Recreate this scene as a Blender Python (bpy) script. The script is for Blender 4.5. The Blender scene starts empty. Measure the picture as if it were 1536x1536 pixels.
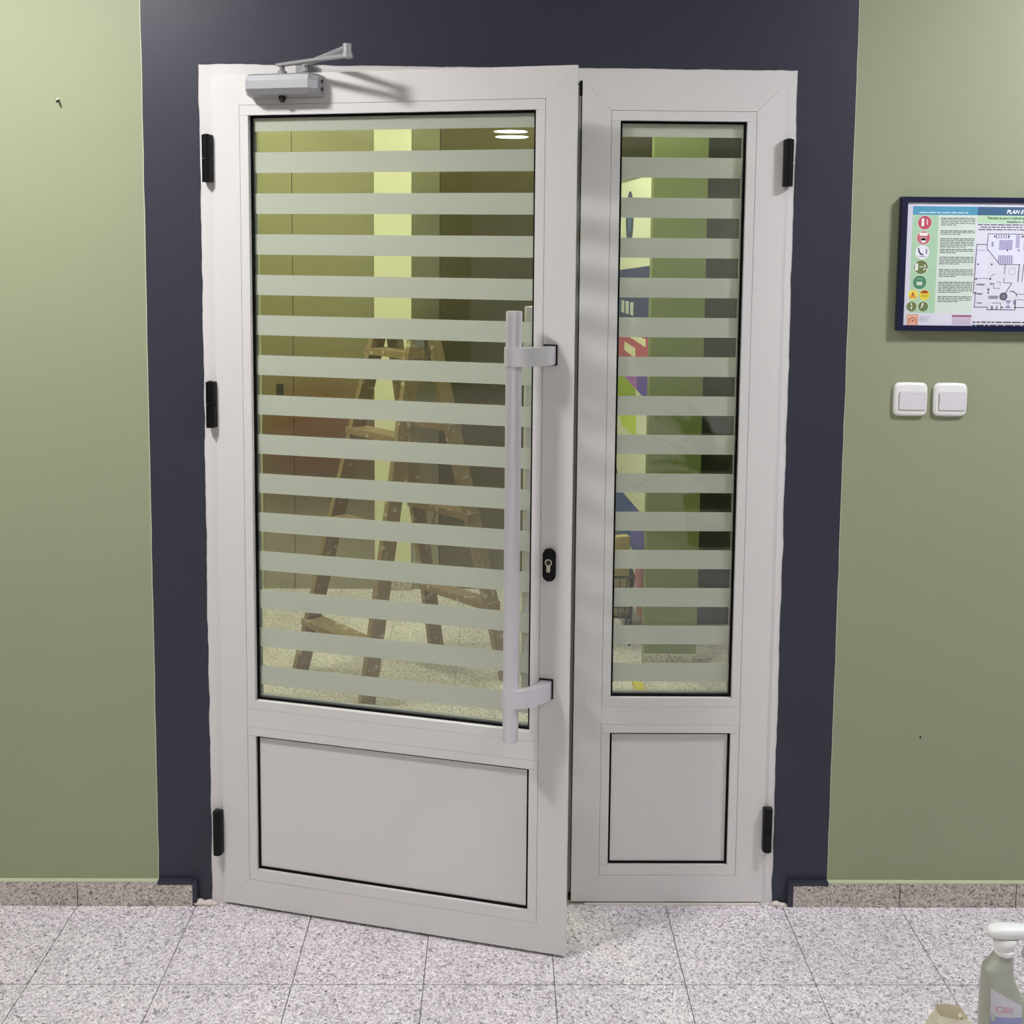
import bpy, bmesh, math, random
from mathutils import Vector, Matrix, noise

random.seed(7)
S = bpy.context.scene
C = S.collection

# ---------------------------------------------------------------- camera
F_PX, Y0_PX = 1603.93, 512.0
cd = bpy.data.cameras.new('camera'); cam = bpy.data.objects.new('camera', cd); C.objects.link(cam)
cd.sensor_fit = 'HORIZONTAL'; cd.sensor_width = 36.0
cd.lens = 36.0 * F_PX / 1536.0
cd.shift_y = -(768.0 - Y0_PX) / 1536.0
cd.clip_start = 0.05
rv = Vector((0.99990098, -0.01082926, 0.00898611)); uv = Vector((-0.00798545, 0.08914615, 0.99598654)); fv = Vector((0.01158688, 0.99595968, -0.08905085))
cam.matrix_world = Matrix(((rv.x, uv.x, -fv.x, 0.015531), (rv.y, uv.y, -fv.y, -2.609570), (rv.z, uv.z, -fv.z, 1.682925), (0, 0, 0, 1)))
S.camera = cam

# ---------------------------------------------------------------- world and exposure
w = bpy.data.worlds.new('world'); S.world = w; w.use_nodes = True
w.node_tree.nodes['Background'].inputs[0].default_value = (0.5, 0.5, 0.5, 1)
w.node_tree.nodes['Background'].inputs[1].default_value = 0.05
S.view_settings.view_transform = 'Standard'; S.view_settings.look = 'None'
S.view_settings.gamma = 1.0; S.view_settings.use_curve_mapping = False
S.view_settings.exposure = 0.0
ROOM_LAMP = 186.0        # emission of the ceiling lamps on the camera's side
LOBBY_LAMP = 125.0       # emission of the ceiling lamps beyond the door

# ---------------------------------------------------------------- helpers
def lin(r, g, b):
    f = lambda c: (c / 255 / 12.92) if c / 255 <= 0.04045 else ((c / 255 + 0.055) / 1.055) ** 2.4
    return (f(r), f(g), f(b), 1.0)

MATS = {}
def mat(name, col=(200, 200, 200), rough=0.5, metal=0.0, spec=0.5, bump=0.0, bscale=200.0, var=0.0, vscale=4.0, emit=None, estr=0.0, transl=0.0):
    if name in MATS: return MATS[name]
    m = bpy.data.materials.new(name); m.use_nodes = True; MATS[name] = m
    nt = m.node_tree; b = nt.nodes['Principled BSDF']
    c = lin(*col)
    b.inputs['Base Color'].default_value = c; b.inputs['Roughness'].default_value = rough
    b.inputs['Metallic'].default_value = metal; b.inputs['Specular IOR Level'].default_value = spec
    geo = nt.nodes.new('ShaderNodeNewGeometry')
    if var > 0:
        n = nt.nodes.new('ShaderNodeTexNoise'); n.inputs['Scale'].default_value = vscale; n.inputs['Detail'].default_value = 5
        nt.links.new(geo.outputs['Position'], n.inputs['Vector'])
        mx = nt.nodes.new('ShaderNodeMix'); mx.data_type = 'RGBA'
        mx.inputs[6].default_value = tuple(x * (1 - var) for x in c[:3]) + (1,)
        mx.inputs[7].default_value = tuple(min(1, x * (1 + var)) for x in c[:3]) + (1,)
        nt.links.new(n.outputs['Fac'], mx.inputs[0]); nt.links.new(mx.outputs[2], b.inputs['Base Color'])
    if bump > 0:
        n = nt.nodes.new('ShaderNodeTexNoise'); n.inputs['Scale'].default_value = bscale; n.inputs['Detail'].default_value = 3
        nt.links.new(geo.outputs['Position'], n.inputs['Vector'])
        bp = nt.nodes.new('ShaderNodeBump'); bp.inputs['Strength'].default_value = bump; bp.inputs['Distance'].default_value = 0.002
        nt.links.new(n.outputs['Fac'], bp.inputs['Height']); nt.links.new(bp.outputs['Normal'], b.inputs['Normal'])
    if emit:
        b.inputs['Emission Color'].default_value = lin(*emit); b.inputs['Emission Strength'].default_value = estr
    return m

def granite(name, light, mid, dark, scale, rough=0.45):
    m = bpy.data.materials.new(name); m.use_nodes = True; MATS[name] = m
    nt = m.node_tree; b = nt.nodes['Principled BSDF']; b.inputs['Roughness'].default_value = rough
    geo = nt.nodes.new('ShaderNodeNewGeometry')
    def vor(s):
        v = nt.nodes.new('ShaderNodeTexVoronoi'); v.inputs['Scale'].default_value = s; nt.links.new(geo.outputs['Position'], v.inputs['Vector'])
        sp = nt.nodes.new('ShaderNodeSeparateColor'); nt.links.new(v.outputs['Color'], sp.inputs[0]); return sp
    v1 = vor(scale); v2 = vor(scale * 1.9)
    r1 = nt.nodes.new('ShaderNodeValToRGB'); r1.color_ramp.interpolation = 'LINEAR'
    e = r1.color_ramp.elements; e[0].position = 0.0; e[0].color = lin(*dark); e[1].position = 1.0; e[1].color = lin(*light)
    x = e.new(0.16); x.color = lin(*mid); x = e.new(0.45); x.color = lin(*[(a + c) // 2 for a, c in zip(mid, light)])
    nt.links.new(v1.outputs[0], r1.inputs[0])
    r2 = nt.nodes.new('ShaderNodeValToRGB'); e = r2.color_ramp.elements
    e[0].position = 0.0; e[0].color = lin(*[max(0, c - 20) for c in dark]); e[1].position = 1.0; e[1].color = lin(*[min(255, c + 8) for c in light])
    x = e.new(0.3); x.color = lin(*mid)
    nt.links.new(v2.outputs[1], r2.inputs[0])
    mx = nt.nodes.new('ShaderNodeMix'); mx.data_type = 'RGBA'; mx.inputs[0].default_value = 0.5
    nt.links.new(r1.outputs[0], mx.inputs[6]); nt.links.new(r2.outputs[0], mx.inputs[7])
    n = nt.nodes.new('ShaderNodeTexNoise'); n.inputs['Scale'].default_value = 5; n.inputs['Detail'].default_value = 4
    nt.links.new(geo.outputs['Position'], n.inputs['Vector'])
    mr = nt.nodes.new('ShaderNodeMapRange'); mr.inputs['From Min'].default_value = 0.3; mr.inputs['From Max'].default_value = 0.7; mr.inputs['To Min'].default_value = 0.92; mr.inputs['To Max'].default_value = 1.06
    nt.links.new(n.outputs['Fac'], mr.inputs[0])
    sc = nt.nodes.new('ShaderNodeVectorMath'); sc.operation = 'SCALE'
    nt.links.new(mx.outputs[2], sc.inputs[0]); nt.links.new(mr.outputs[0], sc.inputs['Scale'])
    nt.links.new(sc.outputs[0], b.inputs['Base Color'])
    return m

def glass_mat():
    m = bpy.data.materials.new('window glass'); m.use_nodes = True; nt = m.node_tree; nt.nodes.clear()
    out = nt.nodes.new('ShaderNodeOutputMaterial'); mx = nt.nodes.new('ShaderNodeMixShader')
    tr = nt.nodes.new('ShaderNodeBsdfTransparent'); tr.inputs[0].default_value = (0.984, 0.996, 0.980, 1)
    gl = nt.nodes.new('ShaderNodeBsdfGlossy'); gl.inputs['Roughness'].default_value = 0.0; gl.inputs[0].default_value = (1, 1, 1, 1)
    fr = nt.nodes.new('ShaderNodeFresnel'); geo = nt.nodes.new('ShaderNodeNewGeometry')
    mm = nt.nodes.new('ShaderNodeMix'); mm.data_type = 'FLOAT'; mm.inputs[2].default_value = 1.5; mm.inputs[3].default_value = 1 / 1.5
    nt.links.new(geo.outputs['Backfacing'], mm.inputs[0]); nt.links.new(mm.outputs[0], fr.inputs['IOR'])
    nt.links.new(fr.outputs[0], mx.inputs[0]); nt.links.new(tr.outputs[0], mx.inputs[1]); nt.links.new(gl.outputs[0], mx.inputs[2])
    nt.links.new(mx.outputs[0], out.inputs[0]); MATS['glass'] = m; return m

def frost_mat():
    m = bpy.data.materials.new('frosted film'); m.use_nodes = True; nt = m.node_tree; nt.nodes.clear()
    out = nt.nodes.new('ShaderNodeOutputMaterial'); mx = nt.nodes.new('ShaderNodeMixShader'); mx.inputs[0].default_value = 0.30
    d = nt.nodes.new('ShaderNodeBsdfDiffuse'); d.inputs[0].default_value = lin(219, 220, 212)
    t = nt.nodes.new('ShaderNodeBsdfTranslucent'); t.inputs[0].default_value = lin(236, 238, 228)
    nt.links.new(d.outputs[0], mx.inputs[1]); nt.links.new(t.outputs[0], mx.inputs[2]); nt.links.new(mx.outputs[0], out.inputs[0])
    MATS['frost'] = m; return m

def print_mat():
    m = bpy.data.materials.new('printed colours'); m.use_nodes = True; nt = m.node_tree; b = nt.nodes['Principled BSDF']
    a = nt.nodes.new('ShaderNodeVertexColor'); a.layer_name = 'ink'; nt.links.new(a.outputs['Color'], b.inputs['Base Color'])
    b.inputs['Roughness'].default_value = 0.4; MATS['print'] = m; return m

def wood_mat(name, c1, c2, splat=0.35):
    m = bpy.data.materials.new(name); m.use_nodes = True; nt = m.node_tree; b = nt.nodes['Principled BSDF']; b.inputs['Roughness'].default_value = 0.65
    tc = nt.nodes.new('ShaderNodeTexCoord'); geo = nt.nodes.new('ShaderNodeNewGeometry')
    mp = nt.nodes.new('ShaderNodeMapping'); mp.inputs['Scale'].default_value = (30, 30, 3); nt.links.new(geo.outputs['Position'], mp.inputs[0])
    n = nt.nodes.new('ShaderNodeTexNoise'); n.inputs['Scale'].default_value = 2; n.inputs['Detail'].default_value = 6; nt.links.new(mp.outputs[0], n.inputs['Vector'])
    mx = nt.nodes.new('ShaderNodeMix'); mx.data_type = 'RGBA'; mx.inputs[6].default_value = lin(*c1); mx.inputs[7].default_value = lin(*c2); nt.links.new(n.outputs['Fac'], mx.inputs[0])
    n2 = nt.nodes.new('ShaderNodeTexNoise'); n2.inputs['Scale'].default_value = 38; n2.inputs['Detail'].default_value = 5; nt.links.new(geo.outputs['Position'], n2.inputs['Vector'])
    rp = nt.nodes.new('ShaderNodeValToRGB'); rp.color_ramp.elements[0].position = 0.60; rp.color_ramp.elements[1].position = 0.68
    nt.links.new(n2.outputs['Fac'], rp.inputs[0])
    ml = nt.nodes.new('ShaderNodeMath'); ml.operation = 'MULTIPLY'; ml.inputs[1].default_value = splat; nt.links.new(rp.outputs[0], ml.inputs[0])
    m2 = nt.nodes.new('ShaderNodeMix'); m2.data_type = 'RGBA'; m2.inputs[7].default_value = lin(222, 216, 200); nt.links.new(ml.outputs[0], m2.inputs[0]); nt.links.new(mx.outputs[2], m2.inputs[6])
    nt.links.new(m2.outputs[2], b.inputs['Base Color']); MATS[name] = m; return m

def steel_mat(name, col, rough):
    m = bpy.data.materials.new(name); m.use_nodes = True; nt = m.node_tree; b = nt.nodes['Principled BSDF']
    b.inputs['Metallic'].default_value = 1.0; b.inputs['Base Color'].default_value = lin(*col); b.inputs['Roughness'].default_value = rough
    geo = nt.nodes.new('ShaderNodeNewGeometry'); mp = nt.nodes.new('ShaderNodeMapping'); mp.inputs['Scale'].default_value = (900, 900, 6); nt.links.new(geo.outputs['Position'], mp.inputs[0])
    n = nt.nodes.new('ShaderNodeTexNoise'); n.inputs['Scale'].default_value = 1; nt.links.new(mp.outputs[0], n.inputs['Vector'])
    bp = nt.nodes.new('ShaderNodeBump'); bp.inputs['Strength'].default_value = 0.06; bp.inputs['Distance'].default_value = 0.001
    nt.links.new(n.outputs['Fac'], bp.inputs['Height']); nt.links.new(bp.outputs['Normal'], b.inputs['Normal'])
    MATS[name] = m; return m

def tagp(o, label=None, cat=None, group=None, kind=None):
    if label: o['label'] = label
    if cat: o['category'] = cat
    if group: o['group'] = group
    if kind: o['kind'] = kind
    return o

def empty(name, loc=(0, 0, 0), rz=0.0, **k):
    o = bpy.data.objects.new(name, None); C.objects.link(o); o.location = loc; o.rotation_euler = (0, 0, rz); o.empty_display_size = 0.05
    return tagp(o, **k)

def obj(name, bm, m, parent=None, smooth=False, loc=None, rot=None, **k):
    me = bpy.data.meshes.new(name); bmesh.ops.recalc_face_normals(bm, faces=bm.faces[:]); bm.to_mesh(me); bm.free()
    for x in (m if isinstance(m, (list, tuple)) else [m]): me.materials.append(MATS[x] if isinstance(x, str) else x)
    if smooth:
        for p in me.polygons: p.use_smooth = True
    o = bpy.data.objects.new(name, me); C.objects.link(o)
    if parent: o.parent = parent
    if loc: o.location = loc
    if rot: o.rotation_euler = rot
    return tagp(o, **k)

def smooth_by_angle(o, deg=35):
    me = o.data
    for p in me.polygons: p.use_smooth = True
    bm = bmesh.new(); bm.from_mesh(me)
    for e in bm.edges:
        e.smooth = not (len(e.link_faces) == 2 and e.calc_face_angle(0) > math.radians(deg))
    bm.to_mesh(me); bm.free(); return o

def box(bm, x0, x1, y0, y1, z0, z1, mi=0):
    vs = [bm.verts.new(p) for p in ((x0, y0, z0), (x1, y0, z0), (x1, y1, z0), (x0, y1, z0), (x0, y0, z1), (x1, y0, z1), (x1, y1, z1), (x0, y1, z1))]
    fs = [bm.faces.new([vs[i] for i in q]) for q in ((0, 1, 5, 4), (1, 2, 6, 5), (2, 3, 7, 6), (3, 0, 4, 7), (4, 5, 6, 7), (3, 2, 1, 0))]
    for f in fs: f.material_index = mi
    return vs

def bev(bm, wd, seg=1):
    es = [e for e in bm.edges if len(e.link_faces) == 2 and e.calc_face_angle(0) > 0.5]
    bmesh.ops.bevel(bm, geom=es, offset=wd, segments=seg, affect='EDGES', profile=0.6, clamp_overlap=True)

def bbox(x0, x1, y0, y1, z0, z1, wd=0.0, seg=1):
    bm = bmesh.new(); box(bm, x0, x1, y0, y1, z0, z1)
    if wd: bev(bm, wd, seg)
    return bm

def prism(bm, pts, a0, a1, ax='y', mi=0):
    """polygon in the two other axes, extruded along ax"""
    def P(p, a): return (p[0], a, p[1]) if ax == 'y' else ((p[0], p[1], a) if ax == 'z' else (a, p[0], p[1]))
    A = [bm.verts.new(P(p, a0)) for p in pts]; B = [bm.verts.new(P(p, a1)) for p in pts]; n = len(pts); fs = []
    fs.append(bm.faces.new(A)); fs.append(bm.faces.new(B[::-1]))
    for i in range(n): fs.append(bm.faces.new((A[i], B[i], B[(i + 1) % n], A[(i + 1) % n])))
    for f in fs: f.material_index = mi
    return A, B

def tube(bm, p0, p1, r, seg=16, r1=None):
    p0 = Vector(p0); p1 = Vector(p1); d = p1 - p0; L = d.length
    M = Matrix.Translation((p0 + p1) / 2) @ d.to_track_quat('Z', 'Y').to_matrix().to_4x4()
    return bmesh.ops.create_cone(bm, cap_ends=True, segments=seg, radius1=r, radius2=r if r1 is None else r1, depth=L, matrix=M)['verts']

def bar(bm, p0, p1, wv, tv):
    """board from p0 to p1 with half width vector wv and half thickness vector tv"""
    p0 = Vector(p0); p1 = Vector(p1); wv = Vector(wv); tv = Vector(tv); vs = []
    for p in (p0, p1):
        for a, b in ((-1, -1), (1, -1), (1, 1), (-1, 1)): vs.append(bm.verts.new(p + a * wv + b * tv))
    for q in ((0, 1, 5, 4), (1, 2, 6, 5), (2, 3, 7, 6), (3, 0, 4, 7), (4, 5, 6, 7), (3, 2, 1, 0)): bm.faces.new([vs[i] for i in q])

def rrect(cx, cz, hw, hh, r, n=6):
    out = []
    for sx, sz, a0 in ((1, 1, 0), (-1, 1, 90), (-1, -1, 180), (1, -1, 270)):
        for i in range(n + 1):
            a = math.radians(a0 + 90 * i / n); out.append((cx + sx * (hw - r) + r * math.cos(a), cz + sz * (hh - r) + r * math.sin(a)))
    return out

_font_cache = {}
def text_polys(s, size=1.0, shear=0.0, bold=0.0):
    """triangles of a text, baseline at the origin, in its own x, y plane"""
    key = (s, shear, bold)
    if key not in _font_cache:
        cu = bpy.data.curves.new('t', 'FONT'); cu.body = s; cu.size = 1.0; cu.shear = shear; cu.resolution_u = 3; cu.offset = bold
        o = bpy.data.objects.new('t', cu); C.objects.link(o)
        dg = bpy.context.evaluated_depsgraph_get(); me = bpy.data.meshes.new_from_object(o.evaluated_get(dg))
        tris = [[(me.vertices[v].co.x, me.vertices[v].co.y) for v in p.vertices] for p in me.polygons]
        C.objects.unlink(o); bpy.data.objects.remove(o); bpy.data.curves.remove(cu); bpy.data.meshes.remove(me)
        _font_cache[key] = tris
    return [[(x * size, y * size) for x, y in t] for t in _font_cache[key]]

class Print:
    """flat print: coloured polygons in a 2-D sheet, each layer a hair above the last"""
    def __init__(self, fn): self.fn = fn; self.v = []; self.f = []; self.c = []
    def poly(self, pts, col, layer=0):
        i = len(self.v); self.v += [self.fn(x, y, layer) for x, y in pts]; self.f.append(list(range(i, i + len(pts)))); self.c.append(lin(*col))
    def rect(self, x0, x1, y0, y1, col, layer=0): self.poly([(x0, y0), (x1, y0), (x1, y1), (x0, y1)], col, layer)
    def disc(self, x, y, r, col, layer=1, n=28): self.poly([(x + r * math.cos(2 * math.pi * i / n), y + r * math.sin(2 * math.pi * i / n)) for i in range(n)], col, layer)
    def line(self, pts, wd, col, layer=2):
        for a, b in zip(pts, pts[1:]):
            d = Vector((b[0] - a[0], b[1] - a[1])); L = d.length or 1; d /= L; n = Vector((-d.y, d.x)) * wd / 2; e = d * wd / 2
            self.poly([(a[0] - e.x + n.x, a[1] - e.y + n.y), (a[0] - e.x - n.x, a[1] - e.y - n.y), (b[0] + e.x - n.x, b[1] + e.y - n.y), (b[0] + e.x + n.x, b[1] + e.y + n.y)], col, layer)
    def text(self, s, x, y, size, col, layer=3, shear=0.0, bold=0.0, sx=1.0):
        for t in text_polys(s, size, shear, bold): self.poly([(x + a * sx, y + b) for a, b in t], col, layer)
    def greeked(self, x0, x1, y, h, col, rnd, layer=2):
        x = x0
        while x < x1:
            wd = rnd.uniform(2.2, 8) * h
            self.rect(x, min(x1, x + wd), y, y + h, col, layer); x += wd + h * 0.9
    def build(self, name, parent, **k):
        me = bpy.data.meshes.new(name); me.from_pydata(self.v, [], self.f); me.materials.append(MATS['print'])
        ca = me.color_attributes.new('ink', 'FLOAT_COLOR', 'CORNER'); i = 0
        for p, c in zip(me.polygons, self.c):
            for _ in p.loop_indices: ca.data[i].color = c; i += 1
        o = bpy.data.objects.new(name, me); C.objects.link(o); o.parent = parent; return tagp(o, **k)

# ---------------------------------------------------------------- materials
mat('green paint', (152, 158, 129), 0.55, bump=0.12, bscale=260, var=0.03, vscale=2.5, spec=0.35)
mat('navy paint', (50, 52, 66), 0.45, bump=0.15, bscale=220, var=0.06, vscale=3, spec=0.4)
mat('paint edge and highlight', (188, 196, 165), 0.6)
mat('white wall', (212, 212, 206), 0.7, bump=0.05)
mat('ceiling white', (228, 228, 224), 0.8)
mat('plaster', (226, 216, 208), 0.9, bump=0.6, bscale=300)
granite('floor granite', (252, 245, 249), (188, 178, 185), (78, 70, 76), 170, 0.42)
granite('skirting granite', (226, 218, 208), (160, 151, 143), (64, 58, 56), 170, 0.5)
mat('grout', (128, 122, 122), 0.9)
mat('white aluminium', (222, 219, 218), 0.38, spec=0.45, bump=0.02, bscale=900)
mat('grey aluminium', (150, 150, 152), 0.45)
mat('black rubber', (5, 5, 7), 0.6, spec=0.15)
mat('black plastic', (4, 4, 6), 0.42, spec=0.25)
mat('silver paint', (164, 164, 168), 0.42, metal=0.3)
mat('anodised aluminium', (220, 217, 225), 0.30, metal=0.55)
mat('bright metal', (205, 200, 185), 0.25, metal=1.0)
mat('dark metal', (55, 54, 52), 0.5, metal=0.6)
mat('white plastic', (236, 234, 232), 0.3)
mat('switch rocker', (226, 222, 226), 0.3)
mat('navy plastic', (12, 17, 58), 0.3, spec=0.6)
mat('paper', (224, 222, 234), 0.5)
mat('sprayer white', (240, 240, 240), 0.35)
mat('smoky plastic', (172, 174, 162), 0.3, var=0.12, vscale=40)
mat('cream paper', (226, 219, 196), 0.8, bump=0.25, bscale=90, var=0.05, vscale=30)
mat('lobby pale paint', (226, 226, 196), 0.6)
mat('lobby green paint', (122, 136, 84), 0.6)
mat('corridor shade', (62, 64, 58), 0.6)  # the unlit corridor's darkness, put into the wall colour
mat('rust leather', (170, 78, 26), 0.45)
mat('leaf green', (30, 62, 24), 0.35, var=0.3, vscale=12)
mat('leaf vein', (150, 170, 120), 0.5)
mat('terracotta', (60, 50, 44), 0.7)
mat('soil', (38, 28, 20), 0.9)
mat('black wire', (14, 14, 14), 0.4, metal=0.5)
mat('carton', (196, 178, 120), 0.7)
mat('blue carton', (52, 82, 150), 0.6)
mat('orange carton', (190, 120, 60), 0.6)
mat('yellow paint', (206, 196, 70), 0.6)
mat('brown wood', (104, 66, 36), 0.5, var=0.15, vscale=8)
mat('lamp white', (235, 235, 235), 0.5)
mat('lamp glow cool', (255, 255, 255), emit=(245, 246, 255), estr=ROOM_LAMP)
mat('lamp glow warm', (255, 255, 255), emit=(253, 251, 250), estr=ROOM_LAMP)
mat('lobby lamp glow', (255, 255, 255), emit=(252, 255, 218), estr=LOBBY_LAMP)
mat('lamp glow dim', (255, 255, 255), emit=(255, 254, 250), estr=ROOM_LAMP * 0.09)
mat('lamp glow far', (255, 255, 255), emit=(255, 254, 250), estr=ROOM_LAMP * 0.7)
glass_mat(); frost_mat(); print_mat()
wood_mat('ladder wood', (128, 106, 78), (166, 144, 112), 0.66)
steel_mat('lift steel', (172, 168, 150), 0.24)
steel_mat('lift steel dark', (120, 112, 82), 0.26)

# ================================================================ THE SETTING
XL, XR, HF = -0.7111, 0.7298, 2.110          # outer edge of the door frame
NL, NR = -0.8434, 0.8689                      # edges of the navy paint
CEIL = 2.78
RX0, RX1, RY0 = -5.2, 3.4, -9.4               # room behind the camera
WT = 0.20                                     # wall thickness
LX0, LX1, LY1 = -2.2, 2.3, 4.3                # lobby

def wob(z, seed, amp): return amp * noise.noise(Vector((seed * 7.3, z * 14.0, 0.3))) + amp * 0.6 * noise.noise(Vector((seed * 3.1, z * 45.0, 5.0)))

def build_wall_front():
    bm = bmesh.new()
    N = 150
    zs = [i * CEIL / 60 for i in range(61)]
    def edge(x, seed, amp, z0=0.0, z1=CEIL, n=60): return [(x + wob(z0 + (z1 - z0) * i / n, seed, amp), z0 + (z1 - z0) * i / n) for i in range(n + 1)]
    y0, y1 = -0.0012, WT
    eL = edge(NL, 1, 0.0012); eR = edge(NR, 2, 0.0012)
    eL2 = [(x - 0.0022, z) for x, z in eL]; eR2 = [(x + 0.0016, z) for x, z in eR]
    prism(bm, [(RX0, 0)] + eL2 + [(RX0, CEIL)], y0, y1, mi=0)
    prism(bm, eL2 + eL[::-1], y0 - 0.0002, y1, mi=2)
    prism(bm, eR + eR2[::-1], y0 - 0.0002, y1, mi=2)
    prism(bm, [(RX1, 0)] + eR2 + [(RX1, CEIL)], y0, y1, mi=0)
    oL = edge(XL + 0.0022, 3, 0.0024, 0, HF - 0.001, N); oR = edge(XR - 0.0022, 4, 0.0024, 0, HF - 0.001, N)
    top = [(XL + 0.0022 + (XR - XL - 0.0044) * i / N, HF - 0.0012 + wob(i * 0.012, 5, 0.0022)) for i in range(N + 1)]
    tl = (oL[-1][0], HF); tr = (oR[-1][0], HF)
    prism(bm, [p for p in eL if p[1] <= HF] + [(NL, HF), tl] + oL[::-1], y0, y1, mi=1)
    prism(bm, [p for p in eR if p[1] <= HF] + [(NR, HF), tr] + oR[::-1], y0, y1, mi=1)
    prism(bm, [(NL, HF)] + [p for p in eL if p[1] > HF] + [p for p in eR if p[1] > HF][::-1] + [(NR, HF), tr, (top[-1][0], top[-1][1])] + top[::-1] + [tl], y0, y1, mi=1)
    for f in bm.faces:
        if f.calc_center_median().y > WT - 1e-4: f.material_index = 3      # the lobby side is painted pale
    o = obj('wall_front', bm, ['green paint', 'navy paint', 'paint edge and highlight', 'lobby pale paint'], kind='structure', label='green wall with a navy painted border around the glazed door', cat='wall')
    rnd = random.Random(3)
    for x, z, s in ((-0.742, 0.006, 0.013), (-0.728, 0.003, 0.009), (-0.715, 0.004, 0.012), (-0.703, 0.002, 0.009), (0.737, 0.004, 0.010), (0.748, 0.002, 0.008), (0.76, 0.002, 0.007)):
        b = bmesh.new(); bmesh.ops.create_icosphere(b, subdivisions=2, radius=s)
        for v in b.verts:
            v.co *= 1 + 0.45 * noise.noise(v.co * 130 + Vector((x * 50, 0, 0))); v.co.z *= 0.6; v.co.x *= 1.15; v.co.y *= 0.8
        obj('plaster_lump', b, 'plaster', o, smooth=True, loc=(x, -0.008, z))
    return o
wall_front = build_wall_front()

def struct(name, bm, m, label, cat): return obj(name, bm, m, kind='structure', label=label, cat=cat)
struct('wall_left', bbox(RX0 - 0.15, RX0, RY0, -0.002, 0, CEIL), 'green paint', 'plain green side wall of the room on the left', 'wall')
struct('wall_right', bbox(RX1, RX1 + 0.15, RY0, -0.002, 0, CEIL), 'green paint', 'plain green side wall of the room on the right', 'wall')
struct('wall_back', bbox(RX0 - 0.15, RX1 + 0.15, RY0 - 0.15, RY0, 0, CEIL), 'white wall', 'pale wall closing the room behind the camera', 'wall')
struct('ceiling', bbox(RX0 - 0.15, RX1 + 0.15, RY0 - 0.15, LY1 + 0.15, CEIL, CEIL + 0.12), 'ceiling white', 'flat white ceiling', 'ceiling')

# floor: slab, single granite tiles in view, the rest of the tiling joined
TX, TY, TW = 0.1533, -0.3052, 0.30
floor = struct('floor', bbox(RX0 - 0.15, RX1 + 0.15, RY0 - 0.15, LY1 + 0.15, -0.10, -0.0025), 'grout', 'speckled pale granite tiled floor', 'floor')
tile_bm = bbox(0.0011, TW - 0.0011, 0.0011, TW - 0.0011, -0.012, 0.0, 0.0007)
proto = None
ix_room = range(-5, 5); iy_all = range(-3, 10)
for iy in iy_all:
    for ix in ix_room:
        loc = (TX + ix * TW, TY + iy * TW, random.uniform(-0.0002, 0.0))
        if proto is None: proto = obj('floor_tile', tile_bm, 'floor granite', floor, loc=loc)
        else:
            t = proto.copy(); t.parent = floor; t.location = loc; C.objects.link(t)
bm = bmesh.new()
for iy in range(-31, 14):
    for ix in range(-18, 11):
        if ix in ix_room and iy in iy_all: continue
        x = TX + ix * TW; y = TY + iy * TW
        if x < RX0 - 0.1 or x > RX1 or y < RY0 - 0.1 or y > LY1: continue
        box(bm, x + 0.0011, x + TW - 0.0011, y + 0.0011, y + TW - 0.0011, -0.012, 0.0)
obj('tile_field', bm, 'floor granite', floor, kind='stuff')

# skirting of granite slabs
def skirting(name, x0, x1, label, paint, end):
    e = empty(name, (0, 0, 0), kind='structure', label=label, cat='baseboard')
    xs = [x0] + [TX + k * TW for k in range(-18, 12) if x0 + 0.02 < TX + k * TW < x1 - 0.02] + [x1]
    for a, b in zip(xs, xs[1:]): obj('skirting_slab', bbox(a + 0.0011, b - 0.0011, -0.0152, -0.0013, 0.001, 0.0645, 0.0012), 'skirting granite', e)
    # the navy wall paint runs over the slab's upper edge and its end
    bm = bmesh.new(); p0, p1 = paint; n = 24
    low = [(p0 + (p1 - p0) * i / n, 0.0565 + 0.002 * noise.noise(Vector((i * 0.7, x0, 0)))) for i in range(n + 1)]
    prism(bm, low + [(p1, 0.0655), (p0, 0.0655)], -0.0160, -0.0013)
    if end < x0: box(bm, end, x0 + 0.003, -0.0162, -0.0013, 0.001, 0.0655)
    else: box(bm, x1 - 0.003, end, -0.0162, -0.0013, 0.001, 0.0655)
    obj('painted_edge', bm, 'navy paint', e, label='navy paint smeared over the slab edge')
    # pale rim: the slab's top-edge highlight put into colour
    g0, g1 = (RX0, p0) if p0 < 0 else (p1, RX1)
    obj('highlight_rim', bbox(max(g0, -1.6), min(g1, 1.6), -0.0155, -0.0013, 0.0636, 0.0652), 'paint edge and highlight', e)
    return e
skirting('baseboard_left', RX0, -0.7520, 'granite skirting slabs left of the door', (-0.8434, -0.7520), -0.7440)
skirting('baseboard_right', 0.7760, RX1, 'granite skirting slabs right of the door', (0.7760, 0.8689), 0.7660)

# ---------------------------------------------------------------- door frame
frame = empty('trim_1', (0, 0, 0), kind='structure', label='white aluminium door frame set in the navy wall', cat='door frame')
FW = 0.0345   # width of the frame face in view
def mitred(bm, pts, y0, y1): prism(bm, pts, y0, y1)
b = bmesh.new(); prism(b, [(XL, 0), (XL + FW, 0), (XL + FW, HF - FW), (XL, HF)], 0.0, 0.062); bev(b, 0.0009); obj('jamb', b, 'white aluminium', frame)
b = bmesh.new(); prism(b, [(XR, 0), (XR - FW, 0), (XR - FW, HF - FW), (XR, HF)], 0.0, 0.062); bev(b, 0.0009); obj('jamb', b, 'white aluminium', frame)
b = bmesh.new(); prism(b, [(XL, HF), (XL + FW, HF - FW), (XR - FW, HF - FW), (XR, HF)], 0.0, 0.062); bev(b, 0.0009); obj('head', b, 'white aluminium', frame)
b = bmesh.new()
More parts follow.
